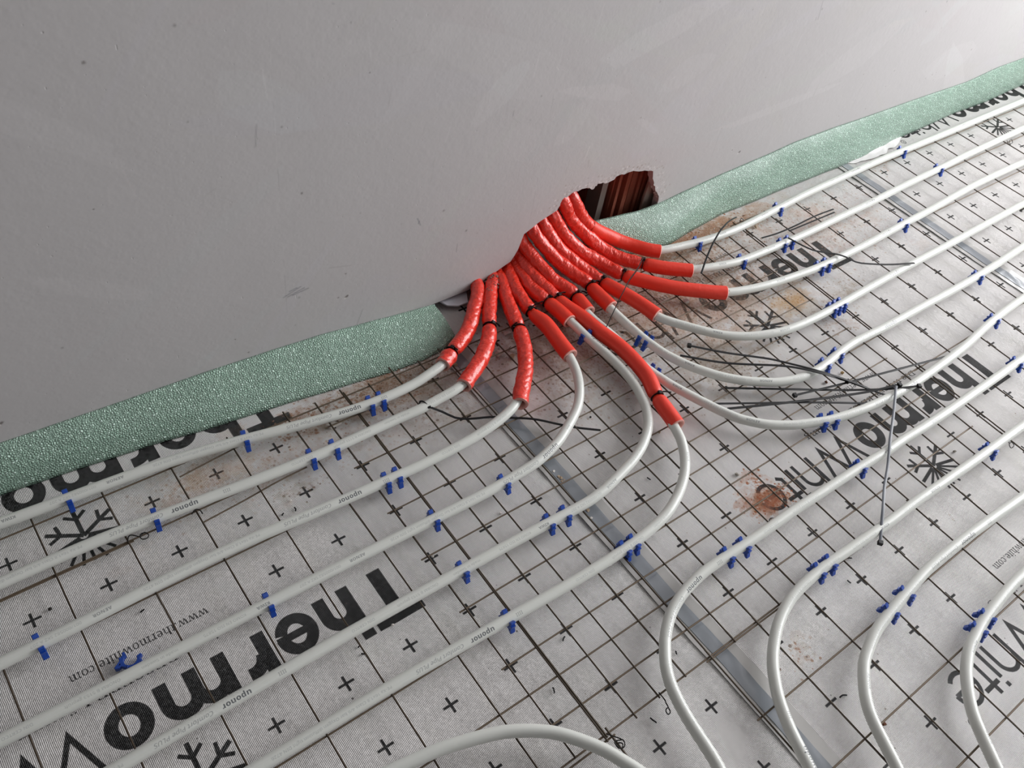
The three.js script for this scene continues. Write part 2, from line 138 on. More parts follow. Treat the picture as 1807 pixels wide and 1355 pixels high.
// tube along points; radius r(s, angle, u); angle 0 faces up; flat ends optional
function sweep(pts, step, radial, r, o = {}) {
  const curve = new THREE.CatmullRomCurve3(pts.map((p) => p.isVector3 ? p : V(p)), false, 'centripetal');
  curve.arcLengthDivisions = 400;
  const L = curve.getLength(), n = Math.max(2, Math.round(L / step)), P = curve.getSpacedPoints(n);
  const pos = [], uv = [], idx = [], flip = o.flip ? -1 : 1;
  for (let i = 0; i <= n; i++) {
    const T = P[Math.min(i + 1, n)].clone().sub(P[Math.max(i - 1, 0)]).normalize();
    const up = o.up || Y, N = up.clone().addScaledVector(T, -up.dot(T)).normalize(), B = N.clone().cross(T), s = L * i / n;
    for (let j = 0; j <= radial; j++) {
      const a = (j / radial - 0.5) * 2 * Math.PI, q = r(s, a, i / n, L), rn = Array.isArray(q) ? q[0] : q, rb = Array.isArray(q) ? q[1] : q;
      const p = P[i].clone().addScaledVector(N, Math.cos(a) * rn).addScaledVector(B, Math.sin(a) * rb);
      pos.push(p.x, p.y, p.z); uv.push(flip * s + (o.u0 || 0), 0.5 + flip * (j / radial - 0.5));
    }
  }
  const w = radial + 1;
  for (let i = 0; i < n; i++) for (let j = 0; j < radial; j++) { const a = i * w + j, b = a + 1, c = a + w, d = c + 1; idx.push(a, b, c, b, d, c); }
  if (o.caps !== false) for (const [i, f] of [[0, 0], [n, 1]]) {
    const c = pos.length / 3; pos.push(P[i].x, P[i].y, P[i].z); uv.push(0, 0);
    for (let j = 0; j < radial; j++) f ? idx.push(c, i * w + j, i * w + j + 1) : idx.push(c, i * w + j + 1, i * w + j);
  }
  const g = new THREE.BufferGeometry(); g.setAttribute('position', new THREE.Float32BufferAttribute(pos, 3)); g.setAttribute('uv', new THREE.Float32BufferAttribute(uv, 2)); g.setIndex(idx); g.computeVertexNormals();
  // weld the seam normals
  const nn = g.attributes.normal;
  for (let i = 0; i <= n; i++) { const a = i * w, b = a + radial, x = nn.getX(a) + nn.getX(b), y = nn.getY(a) + nn.getY(b), z = nn.getZ(a) + nn.getZ(b), l = Math.hypot(x, y, z) || 1; nn.setXYZ(a, x / l, y / l, z / l); nn.setXYZ(b, x / l, y / l, z / l); }
  g.userData = { L, curve };
  return g;
}

// ------------------------------------------------------------------ textures of real surfaces
const weave = dataTex(512, (u, v) => {           // ribbed, slightly crumpled foil cloth; 64 mm a side
  const rib = 0.5 + 0.5 * Math.sin(2 * Math.PI * (32 * u + 0.35 * vnoise(u * 8, v * 8, 3, 8)));
  const cross = 0.5 + 0.5 * Math.sin(2 * Math.PI * 40 * v);
  return 0.40 * rib * (0.6 + 0.8 * vnoise(u * 16, v * 16, 5, 16)) + 0.26 * cross * (0.5 + vnoise(u * 20, v * 20, 6, 20)) + 0.10 * vnoise(u * 24, v * 12, 7, 12) + 0.06 * vnoise(u * 6, v * 6, 9, 6);
});
const cells = (() => {                            // closed-cell foam: one dome per cell; 100 mm a side
  const K = 27, r = rng(11), px = new Float32Array(K * K), py = new Float32Array(K * K), pc = new Float32Array(K * K);
  for (let i = 0; i < K * K; i++) { px[i] = r(); py[i] = r(); pc[i] = r(); }
  return (u, v) => { const x = u * K, y = v * K, xi = Math.floor(x), yi = Math.floor(y); let d1 = 9, d2 = 9, id = 0;
    for (let a = -1; a <= 1; a++) for (let b = -1; b <= 1; b++) { const cx = (xi + a + K) % K, cy = (yi + b + K) % K, k = cy * K + cx, dx = xi + a + px[k] - x, dy = yi + b + py[k] - y, d = dx * dx + dy * dy; if (d < d1) { d2 = d1; d1 = d; id = pc[k]; } else if (d < d2) d2 = d; }
    return [Math.sqrt(d1), Math.sqrt(d2), id]; };
})();
const foamBump = dataTex(512, (u, v) => { const [a, b, c] = cells(u, v); return Math.min(1, (b - a) * 1.2) * (0.4 + 0.6 * c); });
const foamMap = dataTex(512, (u, v) => { const [a, b, c] = cells(u, v), e = Math.min(1, (b - a) * 2.2), k = 0.84 + 0.34 * e * c + 0.05 * vnoise(u * 5, v * 5, 4, 5), w = c > 0.86 ? 0.20 * e : 0; return [0.615 * k + w * 0.8, 0.735 * k + w * 0.75, 0.665 * k + w * 0.78]; }, true);
const plasterBump = dataTex(512, (u, v) => 0.45 * vnoise(u * 6, v * 6, 1, 6) + 0.25 * vnoise(u * 20, v * 34, 2, 0) * 0.5 + 0.10 * vnoise(u * 64, v * 64, 3, 64) + 0.06 * vnoise(u * 160, v * 160, 4, 160) - (vnoise(u * 90, v * 90, 8, 90) > 0.985 ? 0.3 : 0));
const filmBump = dataTex(256, (u, v) => 0.5 * vnoise(u * 10, v * 22, 1, 0) + 0.35 * vnoise(u * 34, v * 12, 2, 0) + 0.15 * vnoise(u * 60, v * 60, 3, 60));
const clayMap = dataTex(256, (u, v) => { const n = 0.6 * vnoise(u * 12, v * 4, 3, 4) + 0.4 * vnoise(u * 60, v * 40, 5, 0); return [0.56 + 0.22 * n, 0.29 + 0.16 * n, 0.22 + 0.12 * n]; }, true);

// ------------------------------------------------------------------ materials
const std = (o) => new THREE.MeshStandardMaterial(o), phys = (o) => new THREE.MeshPhysicalMaterial(o);
const M = {
  screed: std({ color: 0x8f8a84, roughness: 0.95 }),
  lime: std({ color: 0x9c9a99, roughness: 0.95 }),
  clay: std({ map: rep(clayMap, 5, 5), roughness: 0.95, bumpMap: rep(clayMap, 5, 5), bumpScale: 0.002 }),
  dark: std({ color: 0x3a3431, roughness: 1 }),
  lump: std({ color: 0xcfc7c1, roughness: 1 }),
  stud: std({ color: 0x8d8078, roughness: 0.65, metalness: 0.2 }),
  foam: phys({ map: foamMap, bumpMap: foamBump, bumpScale: 0.0026, roughness: 0.36, clearcoat: 0.35, clearcoatRoughness: 0.28 }),
  foamCut: std({ color: 0x93b49c, roughness: 0.8 }),
  red: phys({ color: new THREE.Color(0.82, 0.034, 0.014), roughness: 0.38, bumpMap: rep(filmBump, 16, 1), bumpScale: 0.0016, clearcoat: 0.6, clearcoatRoughness: 0.16 }),
  redPlain: phys({ color: new THREE.Color(0.84, 0.042, 0.018), roughness: 0.45, bumpMap: rep(filmBump, 9, 1), bumpScale: 0.0004 }),
  core: std({ color: 0xe9a79c, roughness: 0.8 }),
  blue: phys({ color: new THREE.Color(0.010, 0.060, 0.36), roughness: 0.33 }),
  black: phys({ color: 0x0b0b0c, roughness: 0.45, specularIntensity: 0.6 }),
  wire: std({ color: 0x4d4236, roughness: 0.55, metalness: 0.35 }),
  wireLight: std({ color: 0x6a5c4c, roughness: 0.5, metalness: 0.35 }),
  tie: std({ color: 0x1d1b19, roughness: 0.5, metalness: 0.5 }),
  tape: phys({ color: 0x8b9096, roughness: 0.22, clearcoat: 0.5, clearcoatRoughness: 0.15 }),
  tapeEdge: phys({ color: 0xb9b7b4, roughness: 0.2, clearcoat: 0.5, clearcoatRoughness: 0.15 }),
  pvc: phys({ color: 0xe2e2ea, roughness: 0.3 }),
  white: std({ color: 0xe6e0da, roughness: 0.9 }), grey: std({ color: 0x9d978d, roughness: 0.9 }), sand: std({ color: 0xb39e86, roughness: 1 }), brown: std({ color: 0x5e3a28, roughness: 1 }), yellow: std({ color: 0xa3875a, roughness: 1 }), darkbit: std({ color: 0x2c2a28, roughness: 0.8 }),
};

// ------------------------------------------------------------------ the room
const WZ = -0.145;                                // face of the plastered wall
struct('floor', boxAt(-2.6, 3.85, -0.20, -0.0045, -0.40, 3.9), M.screed);
struct('ceiling', boxAt(-2.9, 3.85, 2.60, 2.75, -0.40, 3.9), M.lime);
struct('wall_left', boxAt(-2.9, -2.6, -0.2, 2.60, -0.40, 3.9), M.lime);
struct('wall_right', mergeGeometries([boxAt(3.55, 3.85, -0.2, 2.60, -0.40, 0.05), boxAt(3.55, 3.85, -0.2, 2.60, 2.21, 3.9), boxAt(3.55, 3.85, 2.38, 2.60, 0.05, 2.21), boxAt(3.55, 3.85, -0.2, 0.38, 0.05, 2.21)]), M.lime);
struct('wall_back', mergeGeometries([boxAt(-2.6, 0.2, -0.2, 2.60, 3.6, 3.9), boxAt(2.2, 3.55, -0.2, 2.60, 3.6, 3.9), boxAt(0.2, 2.2, 2.20, 2.60, 3.6, 3.9), boxAt(0.2, 2.2, -0.2, 0.90, 3.6, 3.9)]), M.lime);
{
  // plaster skin with the broken-out opening for the pipes
  const edge = [[.775, 0], [.782, .016], [.789, .022], [.809, .0225], [.868, .024], [.898, .031], [.935, .045], [.969, .058], [.983, .083], [.991, .117], [1.024, .134], [1.066, .148], [1.074, .170], [1.095, .178], [1.131, .179], [1.153, .170], [1.162, .180], [1.191, .174], [1.217, .183], [1.250, .182], [1.281, .174], [1.318, .163], [1.328, .138], [1.342, .112], [1.362, .087], [1.365, .065], [1.372, .03], [1.375, 0]];
  const r = rng(5), rough = [];
  edge.forEach((p, i) => { rough.push(p); const q = edge[i + 1]; if (q && i > 0) { const n = i > 10 ? 4 : 2, a = i > 10 ? 0.0045 : 0.0015; for (let k = 1; k < n; k++) rough.push([p[0] + (q[0] - p[0]) * k / n + (r() - .5) * a, Math.max(0.004, p[1] + (q[1] - p[1]) * k / n + (r() - .5) * a)]); } });
  const s = new THREE.Shape([[-2.6, 0], ...rough, [3.55, 0], [3.55, 2.6], [-2.6, 2.6]].map((p) => new THREE.Vector2(...p)));
  const g = new THREE.ExtrudeGeometry(s, { depth: 0.016, bevelEnabled: false }); g.translate(0, 0, WZ - 0.016);
  const map = canvasTex(2048, 1024, (c, w, h) => {          // 3.6 m x 1.8 m, origin x = -0.3 at the left
    const k = w / 3.6, X = (x) => (x + 0.3) * k, Yy = (y) => h - y * k, q = rng(21);
    c.fillStyle = '#bab7b7'; c.fillRect(0, 0, w, h);
    for (let i = 0; i < 420; i++) { const x = q() * w, y = q() * h, l = 20 + q() * 150, t = 5 + q() * 26; c.save(); c.translate(x, y); c.rotate((q() - .5) * 1.9); c.globalAlpha = 0.028 + q() * 0.03; c.fillStyle = ['#ffffff', '#b9bcc6', '#b7aca4', '#c5cabf', '#d9d2d6'][Math.floor(q() * 5)]; c.beginPath(); for (let j = 0; j < 9; j++) { const a = j / 9 * 6.283; c.lineTo(Math.cos(a) * l * (.6 + .5 * q()), Math.sin(a) * t * (.6 + .5 * q())); } c.fill(); c.restore(); }
    for (let i = 0; i < 260; i++) { c.globalAlpha = 0.10 + q() * 0.2; c.strokeStyle = q() < .5 ? '#8f8a88' : '#e9e6e3'; c.lineWidth = 0.5 + q() * 0.7; const x = q() * w, y = q() * h, a = q() < .6 ? 1.2 + q() * .6 : q() * 3, l = 4 + q() * 22; c.beginPath(); c.moveTo(x, y); c.lineTo(x + Math.cos(a) * l, y - Math.sin(a) * l); c.stroke(); }
    for (let i = 0; i < 230; i++) { c.globalAlpha = 0.25 + q() * 0.5; c.fillStyle = '#6f6a68'; c.beginPath(); c.arc(q() * w, q() * h, 0.4 + q() * 0.9, 0, 7); c.fill(); }
    const mark = (list, a, lw, col) => { c.globalAlpha = a; c.strokeStyle = col || '#5d5c62'; c.lineWidth = lw; for (const [x0, y0, x1, y1] of list) { c.beginPath(); c.moveTo(X(x0), Yy(y0)); c.lineTo(X(x1), Yy(y1)); c.stroke(); } };
    mark(WALLMARK.pencil, 0.5, 1.0); mark(WALLMARK.crack, 0.4, 0.7, '#5d5a5c');
    for (const [x, y, s] of WALLMARK.pit) { c.globalAlpha = 0.75; c.fillStyle = '#57504e'; c.beginPath(); c.ellipse(X(x), Yy(y), s * k, s * k * .55, -.5, 0, 7); c.fill(); c.globalAlpha = .8; c.fillStyle = '#efece9'; c.beginPath(); c.ellipse(X(x) - s * k * .7, Yy(y) + s * k * .7, s * k * .6, s * k * .35, -.5, 0, 7); c.fill(); }
    for (let i = 0; i < 520; i++) { const a = q(), e = rough[Math.floor(20 + q() * (rough.length - 22))]; c.globalAlpha = 0.5 * q() + .15; c.fillStyle = q() < .45 ? '#efebe8' : '#8d8078'; const d = q() * q() * 0.035; c.fillRect(X(e[0] + (q() - .5) * .05), Yy(e[1] + d), .6 + q() * 1.6, .6 + q() * 1.6); }
    c.globalAlpha = 1;
  });
  map.wrapS = map.wrapT = THREE.RepeatWrapping; map.repeat.set(1 / 3.6, 1 / 1.8); map.offset.set(0.3 / 3.6, 0);
  const plaster = std({ map, bumpMap: rep(plasterBump, 2.0, 2.0), bumpScale: 0.0011, roughness: 0.82 });
  const wall = struct('wall_front', g, plaster);
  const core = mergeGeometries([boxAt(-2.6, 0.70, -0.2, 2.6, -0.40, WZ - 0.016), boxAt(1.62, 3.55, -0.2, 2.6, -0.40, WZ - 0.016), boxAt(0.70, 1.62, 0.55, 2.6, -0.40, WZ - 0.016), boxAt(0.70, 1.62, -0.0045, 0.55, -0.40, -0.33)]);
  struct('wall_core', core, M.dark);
  // lumps of broken plaster along the upper edge
  const q = rng(77);
  for (let i = 0; i < 26; i++) {
    const e = rough[Math.floor(24 + q() * (rough.length - 30))], pts = [], s = 0.0025 + q() * 0.004;
    for (let k = 0; k < 12; k++) pts.push(new THREE.Vector3((q() - .5) * 2.2, (q() - .5) * 1.6, (q() - .5) * 1.3).multiplyScalar(s));
    const l = part('plaster_lump', new ConvexGeometry(pts), M.lump, wall); l.position.set(e[0], e[1] + (q() - .3) * 0.003, WZ - 0.004 - q() * 0.008);
  }
  // hollow clay block and metal stud inside the opening
  const clay = [boxAt(1.272, 1.60, -0.0045, 0.545, -0.326, -0.200)];
  for (let i = 0; i < 9; i++) { const w = 0.008 + (i % 3) * 0.004; clay.push(boxAt(1.276 + i * 0.019, 1.276 + i * 0.019 + w, -0.0045, 0.545, -0.200, -0.190 + (i % 2) * 0.004)); }
  struct('wall_core_block', mergeGeometries(clay), M.clay);
  struct('wall_core_mortar', (() => { const pts = [], q2 = rng(3); for (let i = 0; i < 60; i++) pts.push(new THREE.Vector3(1.352 + q2() * .05, q2() * .14, -0.172 - q2() * .014)); return new ConvexGeometry(pts); })(), std({ color: 0xc4b0a2, roughness: 1, bumpMap: rep(plasterBump, 20, 20), bumpScale: 0.004 }));
  const st = thing('metal_stud', 'narrow grey upright metal stud inside the broken wall opening', 'stud');
  part('flange', boxAt(1.243, 1.259, -0.004, 0.545, -0.204, -0.2025), M.stud, st); part('web', boxAt(1.243, 1.2445, -0.004, 0.545, -0.240, -0.204), M.stud, st);
}

// ------------------------------------------------------------------ printed insulation foil on the floor
const INK = '#0e0c0d';
function printThermo(c) {                         // local metres, text runs to +x, up is -y
  c.fillStyle = INK; c.strokeStyle = INK; c.lineCap = 'butt';
  const R = (x0, y0, x1, y1) => c.fillRect(x0, -y1, x1 - x0, y1 - y0);
  R(0, .074, .074, .088); R(.026, 0, .047, .088);                                     // T
  const arch = (x0, x1, t) => { c.lineWidth = t; c.beginPath(); c.moveTo(x0, 0); const cx = (x0 + x1) / 2, r = (x1 - x0) / 2; c.moveTo(x1, 0); c.lineTo(x1, -.052 + r); c.arc(cx, -.051 + r, r, 0, Math.PI, true); c.stroke(); };
  R(.080, 0, .098, .088); arch(.089, .126, .018);                                     // h
  const disc = (cx, rx, ry, t) => { c.beginPath(); c.ellipse(cx, -.029, rx, ry, 0, 0, 6.2832); c.ellipse(cx, -.029, rx - t, ry - t * .93, 0, 0, 6.2832, true); c.fill('evenodd'); };
  c.save(); c.beginPath(); c.rect(.13, -.07, .08, .042); c.rect(.13, -.029, .0445, .04); c.moveTo(.171, -.029); c.lineTo(.21, -.0165); c.lineTo(.21, .01); c.lineTo(.13, .01); c.lineTo(.13, -.029); c.clip(); disc(.171, .029, .031, .0165); c.restore();
  R(.150, .0235, .199, .0345);                                                        // e
  R(.209, 0, .227, .060); c.lineWidth = .018; c.beginPath(); c.moveTo(.2225, -.030); c.quadraticCurveTo(.226, -.052, .249, -.0505); c.stroke();   // r
  R(.265, 0, .283, .060); arch(.274, .3135, .0175); arch(.3135, .352, .0175);         // m
  disc(.3995, .0295, .0305, .0168);                                                   // o
  c.lineWidth = .0068; c.lineJoin = 'miter';
  const L = (p) => { c.beginPath(); p.forEach(([x, y], i) => i ? c.lineTo(x, -y) : c.moveTo(x, -y)); c.stroke(); };
  L([[.441, .066], [.4645, .003], [.4935, .064], [.516, .003], [.539, .066]]);        // W
  L([[.5525, 0], [.5525, .070]]); c.beginPath(); c.moveTo(.590, 0); c.lineTo(.590, -.034); c.arc(.5715, -.034, .0185, 0, Math.PI, true); c.stroke();   // h
  L([[.6055, 0], [.6055, .047]]); L([[.6055, .056], [.6055, .063]]);                  // i
  L([[.627, .062], [.627, .010], [.636, .0035]]); L([[.614, .047], [.648, .047]]);    // t
  c.lineWidth = .0068; c.beginPath(); c.ellipse(.671, -.026, .0225, .024, 0, 0.85, 6.2832); c.stroke(); L([[.650, .0265], [.6935, .0265]]);             // e
  c.lineWidth = .0016; c.beginPath(); c.arc(.706, -.062, .0072, 0, 7); c.stroke(); c.font = '0.0095px sans-serif';
}
function printSmall(c, text, font, size, x, y, len) { // text fitted to a length in metres
  c.save(); c.translate(x, -y); const k = size / 100; c.scale(k, k); c.font = '100px ' + font; c.fillStyle = INK; const w = c.measureText(text).width; c.scale(len / k / w, 1); c.fillText(text, 0, 0); c.restore();
}
function snowflake(c, x, z) {
  c.save(); c.translate(x, z); c.strokeStyle = INK; c.lineCap = 'butt';
  const L = (w, a, r0, r1) => { c.lineWidth = w; c.beginPath(); c.moveTo(Math.cos(a) * r0, Math.sin(a) * r0); c.lineTo(Math.cos(a) * r1, Math.sin(a) * r1); c.stroke(); };
  for (const d of [-90, -30, -150]) { const a = d * Math.PI / 180; L(.0062, a, 0, .052);
    for (const s of [-1, 1]) { const b = a + s * 0.92; c.lineWidth = .0052; c.beginPath(); c.moveTo(Math.cos(a) * .031, Math.sin(a) * .031); c.lineTo(Math.cos(a) * .031 + Math.cos(b) * .0185, Math.sin(a) * .031 + Math.sin(b) * .0185); c.stroke(); } }
  for (let i = 0; i < 9; i++) { const a = (14 + i * 19) * Math.PI / 180; L(i === 0 || i === 8 ? .0058 : .0044, a, .006, .050 - (i === 4 ? .004 : 0)); }
  c.restore();
}
function foilCanvas(w, h, k, o) {
  return canvasTex(w, h, (c) => {
    const q = rng(o.seed);
    c.fillStyle = '#e9e6e4'; c.fillRect(0, 0, w, h);
    for (let i = 0; i < 900; i++) { c.globalAlpha = 0.04; c.fillStyle = ['#ffffff', '#bdbabb', '#c9c4be'][i % 3]; const x = q() * w, y = q() * h; c.fillRect(x, y, 4 + q() * 30, 20 + q() * 160); }
    c.globalAlpha = 1;
    c.save(); c.scale(k, k); c.translate(-o.x0, -o.z0); c.translate(o.px || 0, o.pz || 0); c.rotate(o.rot || 0);
    for (const [i, j] of o.crosses) { const x = o.gx + i * o.pitch, z = o.gz + j * o.pitch; c.strokeStyle = INK; c.lineWidth = .0034; c.beginPath(); c.moveTo(x - .0115, z); c.lineTo(x + .0115, z); c.moveTo(x, z - .0115); c.lineTo(x, z + .0115); c.stroke(); }
    for (const [x, z] of o.logos) {
      c.save(); c.translate(x, z); c.rotate(Math.PI); printThermo(c);
      printSmall(c, 'www.thermowhite.com', 'serif', .0165, .256, -.072, .184); printSmall(c, 'Die weisse, BESSERE Lösung', 'serif', .0165, .178, -.033, .335); printSmall(c, 'R', 'sans-serif', .0095, .7028, .0588, .0062);
      c.restore(); snowflake(c, x - .352, z + .139);
    }
    c.restore();
    // specks of grit and short black off-cuts trodden into the film
    for (let i = 0; i < o.specks; i++) { c.globalAlpha = .25 + q() * .5; c.fillStyle = ['#3c3533', '#6b5a4c', '#8a7460'][i % 3]; c.beginPath(); c.arc(q() * w, q() * h, .5 + q() * q() * 2, 0, 7); c.fill(); }
    // dried water-borne clay stains with ragged rims
    for (const [x, z, rx, rz, n, a, col] of o.stain || []) for (let i = 0; i < n; i++) {
      const g = Math.sqrt(-2 * Math.log(q() + 1e-6)) * .55, t = q() * 6.283, cx = (x + Math.cos(t) * g * rx - o.x0) * k, cz = (z + Math.sin(t) * g * rz - o.z0) * k, s = 8 + q() * q() * 46, path = [];
      for (let j = 0; j < 22; j++) { const b = j / 22 * 6.283, m = s * (.45 + .8 * q()); path.push([cx + Math.cos(b) * m * 1.4, cz + Math.sin(b) * m * .8]); }
      c.beginPath(); for (const p of path) c.lineTo(...p); c.closePath(); c.globalAlpha = a * (.4 + q()); c.fillStyle = col; c.fill(); c.globalAlpha = a * .8; c.strokeStyle = col; c.lineWidth = 1; c.stroke();
    }
    // dried clay dust: ragged patches broken up by grains
    for (const [x, z, rx, rz, n, a, col] of o.dirt) {
      for (let i = 0; i < n; i++) {
        const g = Math.sqrt(-2 * Math.log(q() + 1e-6)) * .5, t = q() * 6.283, cx = (x + Math.cos(t) * g * rx - o.x0) * k, cz = (z + Math.sin(t) * g * rz - o.z0) * k;
        if (i % 5 === 0) { c.globalAlpha = a * .20; c.fillStyle = col; const s = 4 + q() * q() * 30; c.beginPath(); for (let j = 0; j < 11; j++) { const b = j / 11 * 6.283, m = s * (.35 + q() * .9); c.lineTo(cx + Math.cos(b) * m, cz + Math.sin(b) * m * .7); } c.fill(); }
        c.globalAlpha = a * (.3 + q()); c.fillStyle = q() < .8 ? col : ['#5a4030', '#e0d3c6', '#7a5a45'][Math.floor(q() * 3)]; const s = .6 + q() * q() * 3.4; c.beginPath(); c.ellipse(cx, cz, s * 1.2, s, q() * 3, 0, 7); c.fill();
      }
    }
    c.globalAlpha = 1;
  });
}
function grid(i0, i1, j0, j1, not) { const l = []; for (let i = i0; i <= i1; i++) for (let j = j0; j <= j1; j++) if (!not(i, j)) l.push([i, j]); return l; }
const BR = '#a5785c', SD = '#b39a84', RU = '#a04e24', BK = '#b98f74';
function foilSheet(x0, x1, z0, z1, k, seed, label, print) {
  const w = Math.round((x1 - x0) * k), h = Math.round((z1 - z0) * k);
  const map = foilCanvas(w, h, k, { x0, z0, seed, ...print });
  const g = new THREE.BoxGeometry(x1 - x0, 0.003, z1 - z0, Math.round((x1 - x0) / .02), 1, Math.round((z1 - z0) / .02)); g.translate((x0 + x1) / 2, -0.0025, (z0 + z1) / 2);
  const p = g.attributes.position;
  for (let i = 0; i < p.count; i++) if (p.getY(i) > -0.002) { const x = p.getX(i), z = p.getZ(i); let y = 0.0012 * (vnoise(x * 9, z * 7, seed) - .5) + 0.0009 * (vnoise(x * 22, z * 16, seed + 3) - .5); for (const [dx, dz, r, a] of DIMPLE) { const d = Math.hypot((x - dx) / r, (z - dz) / r / 1.6); if (d < 1) y += a * (1 - d * d) ** 2; } p.setY(i, Math.min(y - 0.0008, 0.004)); }
  g.computeVertexNormals();
  const mat = phys({ map, bumpMap: rep(weave, (x1 - x0) / .064, (z1 - z0) / .064), bumpScale: 0.0016, roughness: 0.27 });
  return solo('insulation_foil', g, mat, label, 'foil');
}
const DIMPLE = [[.80, .66, .035, .003], [.92, .80, .05, .0035], [1.06, .86, .05, .0035], [1.30, .70, .04, -.003]];
foilSheet(-0.58, 0.762, -0.22, 1.14, 1500, 31, 'white insulation foil with black lettering in the left part of the floor', {
  gx: 0, gz: 0, pitch: .1, crosses: grid(-5, 7, -1, 9, (i, j) => (i === 1 && (j === 0 || j === 4 || j === 8)) || (j === 2 && i <= 2) || (j === 3 && i <= 4) || (j === 7 && i <= 4) || (j === 6 && i <= 2) || (j === -1 && i <= 4)),
  logos: [[.451, .2725], [.451, -.1325], [.451, .6775]], specks: 260, stain: [[.60, -.02, .16, .06, 90, .09, '#b98f70'], [.30, .0, .09, .035, 36, .10, '#c39c80'], [.50, .02, .25, .07, 70, .05, '#c4a690'], [.70, .02, .1, .08, 60, .09, '#b59c88']],
  dirt: [[.62, -.03, .13, .05, 2200, .5, BR], [.50, .02, .30, .08, 1800, .22, BK], [.46, -.03, .06, .03, 420, .55, BR], [.27, .0, .07, .035, 420, .28, BK], [.36, .02, .06, .05, 300, .25, BK], [.40, .09, .05, .02, 60, .5, '#7a6555'], [.66, .05, .08, .06, 500, .35, SD], [.72, -.06, .06, .06, 600, .6, SD]] });
foilSheet(0.764, 2.016, -0.22, 1.20, 1435, 37, 'white insulation foil with black lettering under most of the pipe bends', {
  px: .852, pz: .180, rot: -.0, gx: 0, gz: 0, pitch: .1022, crosses: grid(0, 11, -3, 9, (i, j) => (j === 0 && i >= 3 && i <= 8) || (j === -1 && i >= 2 && i <= 8) || (j === 3 && i >= 2 && i <= 8) || (j === 4 && i >= 5 && i <= 5) || (j === 2 && i >= 4 && i <= 6) || (j === -2 && i >= 4 && i <= 6) || (j === 7 && i >= 2 && i <= 8) || (j === 6 && i >= 4 && i <= 6) || (j === 0 && i === 5)),
  logos: [[1.721 - .852, .4775 - .180 - .001], [1.721 - .852, .0745 - .180 - .006], [1.715 - .852, .8695 - .180]], specks: 330, stain: [[1.24, .01, .26, .10, 170, .10, '#d2a98b'], [1.32, .12, .20, .10, 150, .10, '#d8b69c'], [1.02, .03, .20, .10, 120, .09, '#cbb19c'], [1.70, .02, .26, .11, 110, .07, '#d8b69c'], [1.40, -.08, .22, .03, 110, .20, '#c48d64'], [1.04, .50, .04, .022, 26, .16, '#a85f38'], [1.46, .19, .05, .03, 20, .12, '#c58f52'], [1.2, .24, .1, .06, 60, .10, '#a8937f']],
  dirt: [[1.28, .0, .27, .11, 6500, .55, BR], [1.30, .09, .24, .09, 3800, .42, '#b58a6c'], [1.42, -.07, .22, .035, 2200, .75, '#b07a55'], [1.02, .02, .20, .10, 4600, .5, SD], [1.15, .12, .25, .12, 3600, .35, BK], [1.72, .05, .24, .12, 2200, .3, BK], [1.20, .20, .16, .09, 1500, .42, SD], [1.47, .18, .05, .03, 260, .5, '#c08a4e'], [1.40, .10, .12, .08, 700, .35, BK], [1.05, .505, .045, .022, 420, .75, RU], [1.02, .49, .05, .03, 160, .4, RU], [1.05, .46, .02, .02, 60, .6, RU], [1.75, .02, .2, .1, 1300, .3, BK], [.90, .12, .10, .09, 900, .35, SD], [1.62, .21, .08, .05, 380, .4, SD], [1.52, .26, .06, .05, 320, .5, SD], [.87, .72, .03, .03, 60, .5, BR], [1.20, .25, .05, .05, 500, .5, '#9d8b78']] });
foilSheet(2.018, 3.54, -0.22, 0.90, 1270, 41, 'white insulation foil in the far right corner of the floor', {
  px: 2.098, pz: -.037, gx: 0, gz: 0, pitch: .1022, crosses: grid(-1, 14, -1, 9, (i, j) => (j === 0 && i === 5) || (j === 0 && i > 8 && i < 11) || j === -1 || (j === 3 && i >= 2 && i <= 8)),
  logos: [[2.985 - 2.098, -.168 + .037], [2.985 - 2.098, .237 + .037]], specks: 120, dirt: [[2.1, -.06, .06, .04, 120, .3, BK]] });
// taped joints between the foils
function tape(x, z0, z1, label, seed) {
  const t = thing('seam_tape', label, 'tape', 'taped joints of the foil');
  const strip = (a, b, y, mat, name) => { const g = new THREE.BoxGeometry(b - a, 0.0006, z1 - z0, 4, 1, 120); g.translate((a + b) / 2, y, (z0 + z1) / 2); const p = g.attributes.position; for (let i = 0; i < p.count; i++) { const z = p.getZ(i); p.setX(i, p.getX(i) + .006 * (vnoise(z * 4, 1, seed) - .5) + .002 * (vnoise(z * 18, a * 90, seed + 1) - .5)); p.setY(i, p.getY(i) + .0014 * vnoise(p.getX(i) * 160, z * 60, seed + 2)); } g.computeVertexNormals(); part(name, g, mat, t); };
  strip(x - .026, x + .026, 0.0008, M.tapeEdge, 'clear_edge'); strip(x - .0150, x + .0085, 0.0017, M.tape, 'grey_band');
}
tape(0.770, -0.04, 1.0, 'grey tape joint running from the wall opening to the front edge', 3);
tape(2.022, -0.12, 0.9, 'grey tape joint crossing the floor on the far right', 8);

